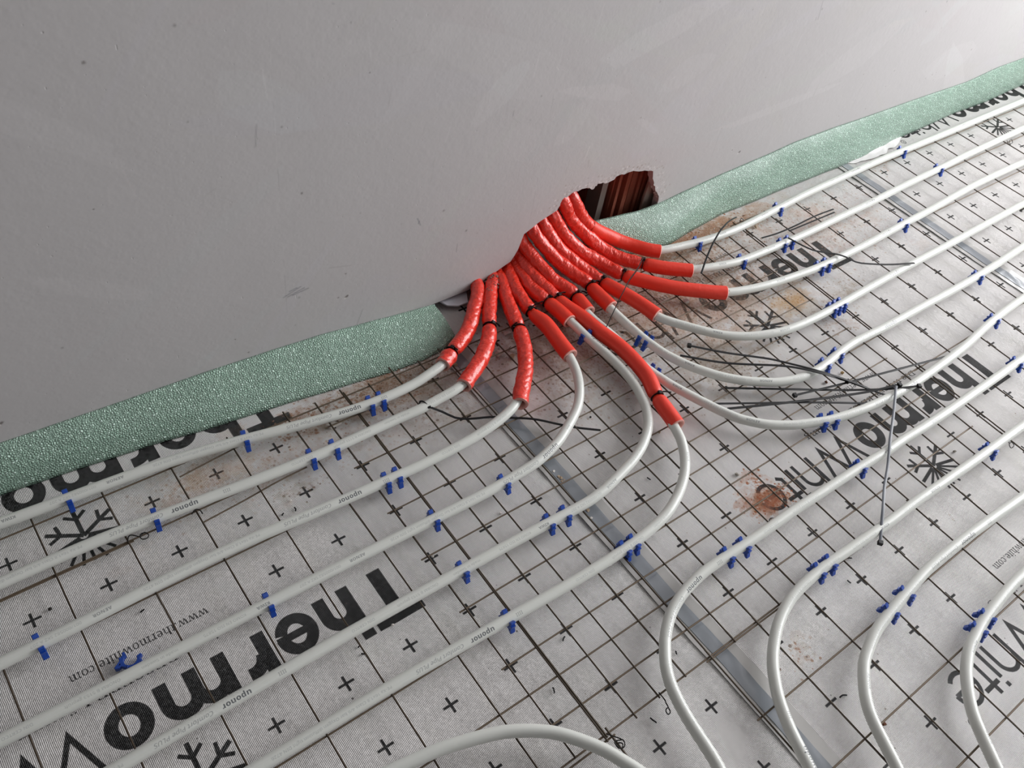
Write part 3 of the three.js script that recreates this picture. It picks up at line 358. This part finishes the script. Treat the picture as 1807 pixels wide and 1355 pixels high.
// ------------------------------------------------------------------ reinforcing mesh: every wire on its own
const bar = (L, n, seed, along) => { const g = new THREE.CylinderGeometry(.0014, .0014, L, 6, n, false); along === 'x' ? g.rotateZ(-Math.PI / 2) : g.rotateX(Math.PI / 2); const p = g.attributes.position; for (let i = 0; i < p.count; i++) { const t = along === 'x' ? p.getX(i) : p.getZ(i), d = .0042 * (vnoise(t * 2.5 + 40, seed, 2) - .5); along === 'x' ? p.setZ(i, p.getZ(i) + d) : p.setX(i, p.getX(i) + d); p.setY(i, p.getY(i) + .0012 * (vnoise(t * 5, seed, 6) - .5)); } return g; };
const LIFT = 0.0055, FX = (x) => .0502 + (x - .0502) * .99518, FZ = (z) => .8393 + (z - .8393) * .99518;
function mesh(label, xs, z0, z1, zs, x0, x1, lift = 0) {
  xs = xs.map(FX); zs = zs.map(FZ); [x0, x1, z0, z1, lift] = [FX(x0), FX(x1), FZ(z0), FZ(z1), lift + LIFT];
  const t = thing('wire_mesh_sheet', label, 'wire mesh', 'steel mesh sheets on the foil');
  const gz = [0, 1, 2].map((i) => bar(z1 - z0, 14, 3 + i * 7, 'z')), gx = [0, 1, 2].map((i) => bar(x1 - x0, 24, 5 + i * 9, 'x'));
  xs.forEach((x, i) => { const w = part('wire', gz[i % 3], M.wire, t); w.position.set(x, .0110 + lift, (z0 + z1) / 2 + ((i * 7) % 5 - 2) * .0015); });
  zs.forEach((z, i) => { const w = part('wire', gx[i % 3], M.wireLight, t); w.position.set((x0 + x1) / 2, .0086 + lift, z); });
}
const steps = (a, b, d) => { const l = []; for (let x = a; x <= b + 1e-6; x += d) l.push(x); return l; };
mesh('steel mesh of wide squares in the left half of the floor', [-.348, -.249, -.149, -.050, .048, .146, .244, .341, .441, .541, .642, .744, .845, .946, 1.048, 1.150, 1.250, 1.351, 1.451, 1.555], -.052, .656, [-.036, .056, .151, .2495, .3475, .449, .5495, .650], -.42, 1.562);
mesh('steel mesh laid over another in the middle, making small squares', [.4915, .5455, .593, .693, .7945, .895, .996, 1.100, 1.203, 1.301, 1.402, 1.500], -.042, .653, [.011, .105, .203, .3005, .4005, .500, .6005], .482, 1.512, .0004);
mesh('steel mesh of wide squares on the far right of the floor', [1.545, 1.650, 1.749, 1.851, 1.951, 2.050, 2.149, 2.249, 2.349, 2.453, 2.552, 2.652, 2.752, 2.852, 2.952, 3.052, 3.152, 3.252], -.060, .700, [-.057, .042, .140, .242, .345, .450, .55, .65], 1.535, 3.30, -.0003);
mesh('steel mesh of wide squares at the lower right edge', [.7435, .845, .947, 1.047, 1.146, 1.246, 1.346, 1.447, 1.546, 1.646], .640, 1.18, [.6535, .753, .8535, .955, 1.055], .735, 1.70, .0007);
mesh('steel mesh of wide squares at the lower left edge', [-.352, -.254, -.153, -.053, .0455, .1435, .2415, .339, .439, .5485], .640, 1.10, [.6545, .754, .854], -.42, .556, .0007);

// ------------------------------------------------------------------ white heating pipes
const pipePrint = canvasTex(2048, 128, (c, w, h) => {   // one metre of pipe, whole circumference
  c.fillStyle = '#d9dbd5'; c.fillRect(0, 0, w, h);
  const q = rng(9); for (let i = 0; i < 160; i++) { c.globalAlpha = .06; c.fillStyle = i % 2 ? '#ffffff' : '#c9c8bd'; c.fillRect(q() * w, q() * h, 40 + q() * 260, 1 + q() * 4); }
  c.globalAlpha = 1; c.fillStyle = '#3c3f44'; c.textBaseline = 'alphabetic';
  const put = (s, x, f, a, y = 70) => { c.globalAlpha = a; c.font = f; c.fillText(s, x, y); };
  put('≡ IIII', 60, '17px sans-serif', .5); put('uponor', 170, 'bold 23px sans-serif', .8); put('Comfort Pipe PLUS', 272, 'italic 18px sans-serif', .5); put('▞▚', 440, 'bold 22px sans-serif', .85);
  put('PE-Xa 16x1,8 Class 4/6 bar Oxygen diffusion tight DIN 4726', 500, '13px sans-serif', .32); put('AENOR', 930, 'bold 15px sans-serif', .5); put('001/000582 SKZ A 207', 1010, '13px sans-serif', .3); put('KIWA', 1230, 'bold 15px sans-serif', .55); put('KOMO EN ISO 15875', 1300, '13px sans-serif', .3); put('made in Sweden', 1490, '13px sans-serif', .3); put('ÖNORM B 5153 geprüft', 1640, '13px sans-serif', .3); put('DIN CERTCO', 1850, '13px sans-serif', .3);
});
pipePrint.wrapS = pipePrint.wrapT = THREE.RepeatWrapping;
M.pipe = phys({ map: pipePrint, roughness: 0.30, clearcoat: 0.15, clearcoatRoughness: 0.2 });
M.pipePlain = phys({ color: 0xd9dbd5, roughness: 0.30, clearcoat: 0.15, clearcoatRoughness: 0.2 });
const PR = 0.0086, PL = [null,
  'white heating pipe running left closest to the wall', 'white heating pipe running left, second from the wall', 'white heating pipe running left, third from the wall', 'white heating pipe running left, fourth from the wall, from a short rounded bend', 'white heating pipe running left, fifth from the wall, beside the long red sleeve', 'white heating pipe coming out of the long red sleeve and running left',
  'white heating pipe with the widest bend towards the right, under the loose black ties', 'white heating pipe running right that bends just above the bundle of loose black ties', 'white heating pipe running right, bending below the snowflake print', 'white heating pipe running right from the longest straight red sleeve end', 'white heating pipe running right, second from the green strip', 'white heating pipe running right closest to the green strip',
  'first white pipe loop at the lower right, crossing the grey tape', 'second white pipe loop from the left at the lower right', 'third white pipe loop from the left at the lower right', 'last white pipe loop at the lower right edge', 'arched white pipe loop at the bottom edge, raised over the mesh'];
const curves = [];
for (let k = 1; k <= 17; k++) {
  let pts = PIPE[k].map(V);
  if (k <= 12) { const s = SLEEVE[k].path.map(V); pts = [...s.slice(1, -1), ...pts]; }
  const flip = pts[pts.length - 1].x > pts[0].x, g = sweep(pts, 0.012, 16, () => PR, { flip, u0: PRINT_AT[k] });
  const p = g.attributes.uv; // print sits a little towards the viewer
  for (let i = 0; i < p.count; i++) p.setY(i, p.getY(i) - 0.075);
  solo('heating_pipe', g, k === 17 ? M.pipePlain : M.pipe, PL[k], 'pipe');
}

// ------------------------------------------------------------------ red insulation sleeves with their black cable ties
const SR = 0.0143;
const SLN = [null, 'leftmost red sleeve, shiny and dark where it leaves the wall', 'second red sleeve from the left, grey with mortar at its top', 'third red sleeve from the left, with a pinched waist', 'fourth red sleeve from the left, tapered like a carrot below its tie', 'short red sleeve with an open end beside the long one', 'longest red sleeve, ending in a ragged tip far out on the mesh', 'red sleeve ending short just right of the long one', 'red sleeve with a cut open end that flares below its tie', 'red sleeve ending on the mesh beside the upright black tie', 'long smooth red sleeve reaching over the black lettering', 'red sleeve second from the top, with the long tie tail', 'topmost red sleeve against the green strip'];
function band(curve, L, s, r, w) {                // a strap around a sleeve
  const u = Math.min(.999, s / L), c = curve.getPointAt(u), T = curve.getTangentAt(u), N = Y.clone().addScaledVector(T, -Y.dot(T)).normalize(), B = N.clone().cross(T), pts = [];
  for (let i = 0; i <= 28; i++) { const a = i / 28 * Math.PI * 2; pts.push(c.clone().addScaledVector(N, Math.cos(a) * r).addScaledVector(B, Math.sin(a) * r)); }
  return { pts, c, T, N, B };
}
function strapGeo(curvePts, up, w, t, step) { return sweep(curvePts, step, 8, (s, a) => { const ca = Math.cos(a), sa = Math.sin(a), k = 1 / Math.pow(Math.pow(Math.abs(ca), 4) + Math.pow(Math.abs(sa), 4), .25); return [t * k, w * k]; }, { up }); }
for (let k = 1; k <= 12; k++) {
  const S = SLEEVE[k], pts = S.path.map(V), p0 = pts[0], q = rng(100 + k);
  const low = p0.y < 0.04, back = k % 2 ? 0 : 0.006;
  const inside = low ? [[p0.x + .012, .031, -.205 - back], [p0.x + .016, .075, -.245], [p0.x + .018, .16, -.262]] : [[p0.x - .004, p0.y + .03, -.186 - back], [p0.x - .006, p0.y + .085, -.215 - back], [p0.x - .008, p0.y + .18, -.235 - back]];
  const all = [...inside.reverse().map(V), ...pts];
  const curve = new THREE.CatmullRomCurve3(all, false, 'centripetal'); curve.arcLengthDivisions = 400;
  const L = curve.getLength(), vis = new THREE.CatmullRomCurve3(pts, false, 'centripetal').getLength(), off = L - vis, ties = S.tie.map((t) => t + off), last = ties.length ? ties[0] : L - 0.12;
  const sd = 40 + k * 13;
  const rad = (wrapped) => (s, a) => {
    const t = s - off, near = Math.min(1, Math.max(0, (t + .02) / .14));
    let r = SR * (0.95 + 0.05 * near);
    const x = s * 60, y = Math.cos(a) * 1.6 + 7, z = Math.sin(a) * 1.6 + 7;
    r *= 1 + (wrapped ? 0.13 : 0.03) * (vnoise(x * (wrapped ? 1.5 : .5), y * 1.2 + z * .7, sd) - .5) + (wrapped ? 0.05 : 0.01) * (vnoise(x * 3.1, z * 2.2, sd + 1) - .5);
    if (wrapped) { const m = vnoise(s * 62 + Math.sin(a) * 1.1, Math.cos(a) * 1.7 + Math.sin(a * .5) * 1.3 + 20, sd + 5), c = 1 - Math.abs(2 * m - 1); r *= 1 - 0.085 * Math.pow(c, 7); const m2 = vnoise(s * 150 + a * 2, z * 3, sd + 9), c2 = 1 - Math.abs(2 * m2 - 1); r *= 1 + 0.03 * (Math.pow(c2, 4) - .3); }
    for (const tt of ties) r *= 1 - 0.30 * Math.exp(-(((s - tt) / .005) ** 2)) - 0.06 * Math.exp(-(((s - tt) / .016) ** 2));
    if (k === 4 && s > last) r *= 0.80 + 0.24 * Math.min(1, (s - last) / .03) ;
    if (k === 1 && s > last) r *= 0.98 + 0.12 * Math.sin(Math.min(1, (s - last) / .022) * 3.1);
    return r;
  };
  const t = thing('insulation_sleeve', SLN[k], 'sleeve', null);
  const cut = (a, b) => { const n = Math.max(8, Math.round((b - a) / .008)), l = []; for (let i = 0; i <= n; i++) l.push(curve.getPointAt(Math.min(1, (a + (b - a) * i / n) / L))); return l; };
  const shell = (a, b, wrapped, mat, name) => { const f = rad(wrapped); part(name, sweep(cut(a, b), wrapped ? .0018 : .003, 30, (s, an) => f(s + a, an), { caps: false, u0: a + k * .37 }), mat, t); };
  const wrapEnd = ties.length ? last : off + .085;
  shell(0, wrapEnd + .001, true, M.red, 'wrapped_film'); shell(wrapEnd, L, k <= 3, k <= 3 ? M.red : M.redPlain, 'sleeve_end');
  if (k === 2) { const lumps = []; for (let i = 0; i < 90; i++) { const s = off + .004 + q() * q() * .062, a = (q() - .5) * 3.4, c = curve.getPointAt(s / L), T = curve.getTangentAt(s / L), N = Y.clone().addScaledVector(T, -Y.dot(T)).normalize(), B = N.clone().cross(T), r = rad(true)(s, a), pp = []; const z = .0008 + q() * q() * .0034; for (let j = 0; j < 9; j++) pp.push(new THREE.Vector3(q() - .5, q() - .5, q() - .5).multiplyScalar(z * 1.8)); const lg = new ConvexGeometry(pp); lg.translate(c.x + (N.x * Math.cos(a) + B.x * Math.sin(a)) * r, c.y + (N.y * Math.cos(a) + B.y * Math.sin(a)) * r, c.z + (N.z * Math.cos(a) + B.z * Math.sin(a)) * r); lumps.push(lg); } tag(part('mortar_crust', mergeGeometries(lumps), std({ color: 0x8a7a70, roughness: 1 }), t), null, null, null, 'stuff'); }
  // open end: pale foam wall of the sleeve
  const e = curve.getPointAt(1), T = curve.getTangentAt(1), f = rad(k <= 3), ring = [], N = Y.clone().addScaledVector(T, -Y.dot(T)).normalize(), B = N.clone().cross(T);
  const rp = [], ri = [], n = 22; for (let j = 0; j <= n; j++) { const a = (j / n - .5) * 2 * Math.PI; for (const [r, d] of [[f(L, a), -.0002], [f(L, a) * .96, .0012], [PR + .0012, .0012], [PR + .0006, -.012]]) { const p = e.clone().addScaledVector(N, Math.cos(a) * r).addScaledVector(B, Math.sin(a) * r).addScaledVector(T, d); rp.push(p.x, p.y, p.z); } }
  for (let j = 0; j < n; j++) for (let m = 0; m < 3; m++) { const a = j * 4 + m; ri.push(a, a + 1, a + 4, a + 1, a + 5, a + 4); }
  const rg = new THREE.BufferGeometry(); rg.setAttribute('position', new THREE.Float32BufferAttribute(rp, 3)); rg.setIndex(ri); rg.computeVertexNormals(); part('foam_rim', rg, M.core, t);
  ties.forEach((tt, i) => {
    const r = SR * .70 + .0006, b = band(curve, L, tt, r, 1), ct = thing('cable_tie', TIEL[k][i], 'cable tie', 'black ties around the red sleeves');
    part('strap', strapGeo(b.pts, b.T, .0025, .0008, .004), M.black, ct);
    const ang = [0, .5, .9, -.3, .6, .2, .5, .4, .3, .2, .1, .15][k - 1] - (k === 3 ? 2.1 : 0), at = b.c.clone().addScaledVector(b.N, Math.cos(ang) * (r + .0015)).addScaledVector(b.B, Math.sin(ang) * (r + .0015));
    const hd = part('head', new RoundedBoxGeometry(.0076, .0052, .0068, 2, .0009), M.black, ct); hd.position.copy(at); hd.lookAt(at.clone().add(b.T)); hd.rotateZ(-ang);
    const tl = []; const dir = b.N.clone().multiplyScalar(Math.cos(ang)).addScaledVector(b.B, Math.sin(ang)); const sw = b.N.clone().multiplyScalar(-Math.sin(ang)).addScaledVector(b.B, Math.cos(ang));
    if (k === 11) { tl.push(at, ...TAIL11.map(V)); part('tail', strapGeo(tl, b.T, .0027, .0009, .006), M.black, ct); }
    else if (k !== 9 && k !== 10) { const ln = .010 + q() * .010 + (k > 3 && k < 9 ? .008 : 0); for (let j = 0; j <= 4; j++) tl.push(at.clone().addScaledVector(sw, ln * j / 4).addScaledVector(dir, .002 * Math.sin(j))); part('tail', strapGeo(tl, b.T, .0017, .0006, .004), M.black, ct); }
  });
}

// ------------------------------------------------------------------ blue pipe clips
const clipGeo = (() => {
  const s = new THREE.Shape(), r = .0087, A = 0.62;                      // pipe seat opens upwards
  s.moveTo(Math.cos(A) * r, Math.sin(A) * r);
  s.absarc(0, 0, r, A, Math.PI - A, true);
  for (const [x, y] of [[-.0104, .0088], [-.0122, .0078], [-.0110, .0046], [-.0118, .0008], [-.0138, .0010], [-.0138, -.0012], [-.0122, -.0024], [-.0132, -.0062], [-.0158, -.0128], [-.0142, -.0142], [-.0106, -.0128], [-.0086, -.0098], [-.0030, -.0108], [.0030, -.0108], [.0086, -.0098], [.0106, -.0128], [.0142, -.0142], [.0158, -.0128], [.0132, -.0062], [.0122, -.0024], [.0138, -.0012], [.0138, .0010], [.0118, .0008], [.0110, .0046], [.0122, .0078], [.0104, .0088]]) s.lineTo(x, y);
  s.closePath();
  for (const m of [-1, 1]) { const h = new THREE.Path(); h.moveTo(m * .0112, -.0058); h.lineTo(m * .0131, -.0112); h.lineTo(m * .0094, -.0082); h.closePath(); s.holes.push(h); }
  const g = new THREE.ExtrudeGeometry(s, { depth: .0064, bevelEnabled: true, bevelThickness: .0006, bevelSize: .0005, bevelSegments: 2, curveSegments: 14 }); g.translate(0, 0, -.0032); g.rotateY(Math.PI / 2); return g;
})();
const hookGeo = (() => { const g = new THREE.TorusGeometry(.0024, .0009, 6, 12, Math.PI * 1.3); g.rotateZ(-Math.PI * .15); return g; })();
const clipProto = new THREE.Group(); const saddle = part('saddle', clipGeo, M.blue, clipProto);
for (const m of [-1, 1]) { const h = part('hook', hookGeo, M.blue, saddle); h.position.set(m * .0022, -.0112, 0); }
const ordinal = ['first', 'second', 'third', 'fourth', 'fifth'];
const CP = [null, 'the left-hand pipe closest to the wall', 'the second left-hand pipe from the wall', 'the third left-hand pipe from the wall', 'the fourth left-hand pipe from the wall', 'the left-hand pipe beside the long sleeve', 'the pipe from the long red sleeve', 'the widest bend under the loose ties', 'the bend above the loose ties', 'the bend below the snowflake print', 'the pipe from the smooth sleeve', 'the second pipe from the right-hand strip', 'the pipe along the right-hand strip', 'the lower loop crossing the grey tape', 'the second lower right loop', 'the third lower right loop', 'the last lower right loop'];
for (let k = 1; k <= 16; k++) {
  const list = CLIP[k].map((c, i) => ({ c, i })).sort((a, b) => a.c[0] - b.c[0]);
  list.forEach(({ c }, n) => {
    const o = clipProto.clone(); o.name = numbered('pipe_clip'); scene.add(o); o.position.set(c[0], PIPEY(k, c[0], c[1]), c[1]); o.rotation.y = c[2] + ((n * 37 + k * 11) % 7 - 3) * .02;
    tag(o, 'blue clip, ' + (list.length === 1 ? 'the only one' : n === list.length - 1 ? 'rightmost' : n === 0 ? 'leftmost' : ordinal[n] + ' from the left') + ' on ' + CP[k], 'pipe clip', 'blue clips holding the pipes');
  });
}
function PIPEY(k, x, z) { let b = 9, y = .0262; for (const p of PIPE[k]) { const d = Math.hypot(p[0] - x, p[2] - z); if (d < b) { b = d; y = p[1]; } } return y; }
{ const o = clipProto.clone(); o.name = numbered('pipe_clip'); scene.add(o); o.position.set(.0835, .0062, .2245); o.rotation.set(0, 0, Math.PI / 2); const w = new THREE.Euler(0, -2.2, 0); o.quaternion.premultiply(new THREE.Quaternion().setFromEuler(w)); tag(o, 'loose blue plastic clip lying on its side over the printed web address', 'pipe clip', 'blue clips holding the pipes'); }

// ------------------------------------------------------------------ loose cable ties and twisted binding wires
const LT = [null, 'black tie around the second left pipe, its tail trailing under two pipes', 'loose black tie with its head at the left of the bundle, uppermost', 'loose black tie reaching into the bundle just below the uppermost one', 'loose black tie lying level across the middle of the bundle', 'loose black tie slanting up to the right through the bundle', 'loose black tie lying level, lowest of the bundle', 'loose black tie slanting up to the right, ending at the thick knot of ties', 'grey shining cable tie lying across two white pipes, pointing to the viewer', 'loose black curved tie over the printed letters on the right', 'longer of two thin black ties side by side near the green strip', 'shorter of two thin black ties side by side near the green strip', 'black tie tail standing up in a curve beside the second pipe'];
const TW = [0, .0023, .0026, .0027, .0025, .0024, .0023, .0028, .0027, .0025, .0020, .0020, .0019];
const TG = [0, 1, -1, 1, 2, 1, 0, 2, 2, 1, 0, 0, 0];   // which end carries the head: -1 start, 2 end
for (let k = 1; k <= 12; k++) {
  const pts = TIE[k].map(V), t = thing('cable_tie', LT[k], 'cable tie', k > 1 && k < 9 ? 'loose ties in the middle of the floor' : null);
  part('strap', strapGeo(pts, Y, TW[k], .00075, .012), k === 8 ? M.tieGrey || (M.tieGrey = std({ color: 0x4a4f58, roughness: .3 })) : M.black, t);
  const e = k === 2 || k === 5 ? 0 : pts.length - 1, f = e ? e - 1 : 1;
  if ([2, 3, 4, 5, 7, 8].includes(k)) { const h = part('head', new RoundedBoxGeometry(.0082, .0066, .0076, 2, .001), M.black, t); h.position.copy(pts[k === 3 ? e - 1 : e]); h.lookAt(pts[f].clone().setY(h.position.y)); }
  if (k === 1) { const c = pts[0].clone().add(new THREE.Vector3(-.0035, -.003, -.0085)), ring = []; for (let i = 0; i <= 26; i++) { const a = i / 26 * 6.2832; ring.push(new THREE.Vector3(c.x + Math.sin(a) * .0028, .0272 + Math.cos(a) * .0094, c.z + Math.sin(a) * .0092)); } part('loop', strapGeo(ring, new THREE.Vector3(1, 0, -.3).normalize(), .0017, .0006, .003), M.black, t); const h = part('head', new RoundedBoxGeometry(.0062, .0046, .006, 2, .001), M.black, t); h.position.copy(pts[0]); }
}
const KN = [null, 'curled black binding wire on the mesh under the second left pipe', 'tangled black binding wire at the lower edge of the small-square mesh', 'black binding wire hooked down beside the first lower right loop', 'short black binding wire twist on the mesh between the left pipes', 'curled black binding wire between two pipes at the upper right edge', 'small curled black binding wire at the right edge, below the pipe clips', 'short dark binding wire twist beside the topmost pipe near the green strip'];
for (let k = 1; k <= 7; k++) solo('binding_wire', sweep(KNOT[k].map(V), .0015, 6, () => .0008), M.tie, KN[k], 'wire');
LOOSE[3] = [[-.44, .0136, .0635], [-.15, .0142, .0625], [.152, .0136, .0605]];
for (let k = 1; k <= 3; k++) solo('loose_wire', sweep(LOOSE[k].map(V), .01, 6, () => .0012), M.wireLight, ['', 'bent loose steel wire beside the first left pipe', 'bent loose steel wire slanting below the second left pipe', 'straight loose steel wire at the left edge, just below the second left pipe'][k], 'wire');

// ------------------------------------------------------------------ green foam edge strips along the wall
function strip(st, label, seed) {                 // stations: [x, z at floor, height of the top, z at the top]
  const pos = [], uv = [], idx = [], m = 12, TH = .008; let n = 0;
  const lerp = (x) => { let i = 0; while (i < st.length - 2 && x > st[i + 1][0]) i++; const a = st[i], b = st[i + 1]; let u = Math.min(1, Math.max(0, (x - a[0]) / (b[0] - a[0]))); u = u * u * (3 - 2 * u) * .35 + u * .65; return a.map((v, j) => v + (b[j] - v) * u); };
  const x0 = st[0][0], x1 = st[st.length - 1][0], N = Math.round((x1 - x0) / .012);
  for (let i = 0; i <= N; i++) {
    const x = x0 + (x1 - x0) * i / N, [, zb, h, zt] = lerp(x), w = .0022 * (vnoise(x * 9, 1, seed) - .5), ring = [];
    for (let j = 0; j <= m; j++) { const u = j / m, bul = Math.sin(u * Math.PI) * (.009 + w * 2); ring.push([zb + (zt + .002 - zb) * (u ** .86) + bul * .8 + w * (1 - u), .0008 + h * u + bul * .35, u]); }
    const top = ring[m]; ring.push([top[0] - .0015, top[1] + .0012, 1.02]); ring.push([top[0] - TH * .7, top[1] + .0004, 1.08]);
    for (let j = m; j >= 0; j--) { const r = ring[j]; ring.push([Math.max(r[0] - TH * .95, WZ - .0002 + (x > 1.36 || x < .77 ? .0006 : -.01)), Math.max(.0004, r[1] - .003), 1.1 + (m - j) / m]); }
    for (const r of ring) { pos.push(x, r[1], r[0]); uv.push(x / .1, r[2] * Math.hypot(h, zt - zb) / .1); }
    n = ring.length;
  }
  for (let i = 0; i < N; i++) for (let j = 0; j < n; j++) { const a = i * n + j, b = i * n + (j + 1) % n, c = a + n, d = b + n; idx.push(a, c, b, b, c, d); }
  for (const [i, f] of [[0, 0], [N, 1]]) for (let j = 1; j < n - 1; j++) f ? idx.push(i * n, i * n + j + 1, i * n + j) : idx.push(i * n, i * n + j, i * n + j + 1);
  const g = new THREE.BufferGeometry(); g.setAttribute('position', new THREE.Float32BufferAttribute(pos, 3)); g.setAttribute('uv', new THREE.Float32BufferAttribute(uv, 2)); g.setIndex(idx); g.computeVertexNormals();
  return solo('foam_strip', g, M.foam, label, 'edge strip');
}
strip([[-.60, -.118, .085, -.142], [.03, -.117, .077, -.142], [.10, -.111, .074, -.142], [.23, -.100, .069, -.142], [.34, -.086, .066, -.142], [.45, -.075, .060, -.142], [.55, -.062, .053, -.142], [.65, -.051, .040, -.142], [.71, -.048, .031, -.142], [.755, -.052, .0255, -.142], [.795, -.070, .020, -.143]], 'green foam edge strip along the wall left of the opening', 3);
strip([[1.155, -.115, .070, -.150], [1.19, -.112, .074, -.150], [1.25, -.100, .070, -.146], [1.31, -.086, .065, -.143], [1.37, -.083, .066, -.142], [1.46, -.096, .0755, -.142], [1.57, -.105, .085, -.142], [1.70, -.106, .092, -.142], [1.81, -.107, .101, -.142], [1.95, -.108, .102, -.142], [2.10, -.104, .099, -.142], [2.28, -.123, .098, -.142], [2.56, -.132, .093, -.142], [2.72, -.130, .105, -.142], [2.96, -.138, .105, -.142], [3.545, -.138, .105, -.142]], 'green foam edge strip along the wall right of the opening', 9);

{ // torn edge of film lapping up against the strip
  const g = new THREE.BoxGeometry(.30, .0006, .030, 60, 1, 8); const p = g.attributes.position;
  for (let i = 0; i < p.count; i++) { const x = p.getX(i) + 2.16, v = (p.getZ(i) + .015) / .030, zb = -.118 - (x - 2.01) * .06; p.setX(i, x); p.setZ(i, zb + (.006 + v * (.024 + .012 * vnoise(x * 40, 2, 4))) * Math.pow(Math.max(0, Math.sin(Math.PI * (x - 2.005) / .31)), .7)); p.setY(i, p.getY(i) + .0020 + .009 * (1 - v) ** 1.6 * (.6 + .6 * vnoise(x * 30, v * 3, 6)) + .0015 * vnoise(x * 90, v * 9, 7)); }
  g.computeVertexNormals(); solo('film_flap', g, phys({ color: 0xe2e0df, roughness: .3 }), 'torn white film edge lapping against the right-hand green strip', 'film');
}
// ------------------------------------------------------------------ crumbs, chips and off-cuts on the floor
{
  const s = new THREE.Shape(OFFCUT.map(([x, z]) => new THREE.Vector2(x, -z))), g = new THREE.ExtrudeGeometry(s, { depth: .002, bevelEnabled: true, bevelSize: .0006, bevelThickness: .0006, bevelSegments: 2 }); g.rotateX(-Math.PI / 2); g.translate(0, .0105, 0);
  solo('plastic_offcut', g, M.pvc, 'shiny white plastic offcut sticking out under the wall by the leftmost sleeve', 'offcut');
  const s2 = new THREE.Shape(CHIP.map(([x, z]) => new THREE.Vector2(x, -z))), g2 = new THREE.ExtrudeGeometry(s2, { depth: .004, bevelEnabled: true, bevelSize: .0005, bevelThickness: .0008, bevelSegments: 1 }); g2.rotateX(-Math.PI / 2); g2.translate(0, .0016, 0);
  solo('plaster_chip', g2, M.white, 'white plaster chip under the first left pipe', 'chip');
}
const CM = { w: M.white, g: M.grey, s: M.sand, d: M.darkbit, b: M.brown, y: M.yellow }, CW = { w: 'white', g: 'grey', s: 'sandy', d: 'dark', b: 'brown', y: 'ochre' };
CRUMB.forEach(([x, z, mm, c], i) => {
  const q = rng(500 + i), pts = []; for (let k = 0; k < 16; k++) { const v = new THREE.Vector3(q() - .5, (q() - .5) * .75, q() - .5).normalize().multiplyScalar(.5 + q() * .14); v.y *= .75; pts.push(v.multiplyScalar(mm / 1000)); }
  const g = new ConvexGeometry(pts); g.computeBoundingBox(); const o = solo('crumb', g, CM[c], CRL[i], 'crumb', 'crumbs of plaster and dirt'); o.position.set(x, -g.boundingBox.min.y + .0003, z);
});
SLIVER.forEach(([x0, z0, x1, z1], i) => {
  const q = rng(700 + i), n = new THREE.Vector3(x1 - x0, 0, z1 - z0), a = new THREE.Vector3(x0, .0016, z0), side = new THREE.Vector3(-n.z, 0, n.x).multiplyScalar((q() - .5) * .3);
  solo('tie_offcut', strapGeo([a, a.clone().addScaledVector(n, .5).add(side), a.clone().add(n)], Y, .0011, .0006, .003), M.black, SVL[i], 'offcut', 'black offcuts of cable ties');
});
{ // loose mortar grit below the opening
  const q = rng(900), n = 1500, pts = []; for (let k = 0; k < 10; k++) pts.push(new THREE.Vector3(q() - .5, q() - .5, q() - .5).normalize().multiplyScalar(.5));
  const im = new THREE.InstancedMesh(new ConvexGeometry(pts), std({ color: 0xffffff, roughness: 1 }), n), d = new THREE.Object3D(), col = new THREE.Color();
  for (let i = 0; i < n; i++) {
    const [cx, cz, rx, rz] = [[.84, .0, .10, .06], [1.0, .06, .14, .08], [1.25, .02, .14, .07], [1.40, -.07, .16, .02], [.62, -.03, .10, .03], [1.2, .2, .10, .06], [.78, -.06, .05, .03]][i % 7], g = Math.sqrt(-2 * Math.log(q() + 1e-6)) * .6, t = q() * 6.283, s = .0007 + q() * q() * q() * .0045;
    d.position.set(cx + Math.cos(t) * g * rx, s * .3, cz + Math.sin(t) * g * rz); if (d.position.z < -.125) d.position.z = -.1; d.scale.set(s, s * .7, s * (0.7 + q() * .5)); d.rotation.set(q() * 3, q() * 3, q() * 3); d.updateMatrix(); im.setMatrixAt(i, d.matrix);
    const v = q(); col.set(v < .5 ? 0xb9a58f : v < .75 ? 0xd8cec4 : v < .9 ? 0x8c6a50 : 0x6b5647); im.setColorAt(i, col);
  }
  im.name = 'mortar_grit'; im.castShadow = im.receiveShadow = true; tag(im, 'fine sandy mortar grit scattered below the wall opening', 'grit', null, 'stuff'); scene.add(im);
}

renderer.render(scene, camera);
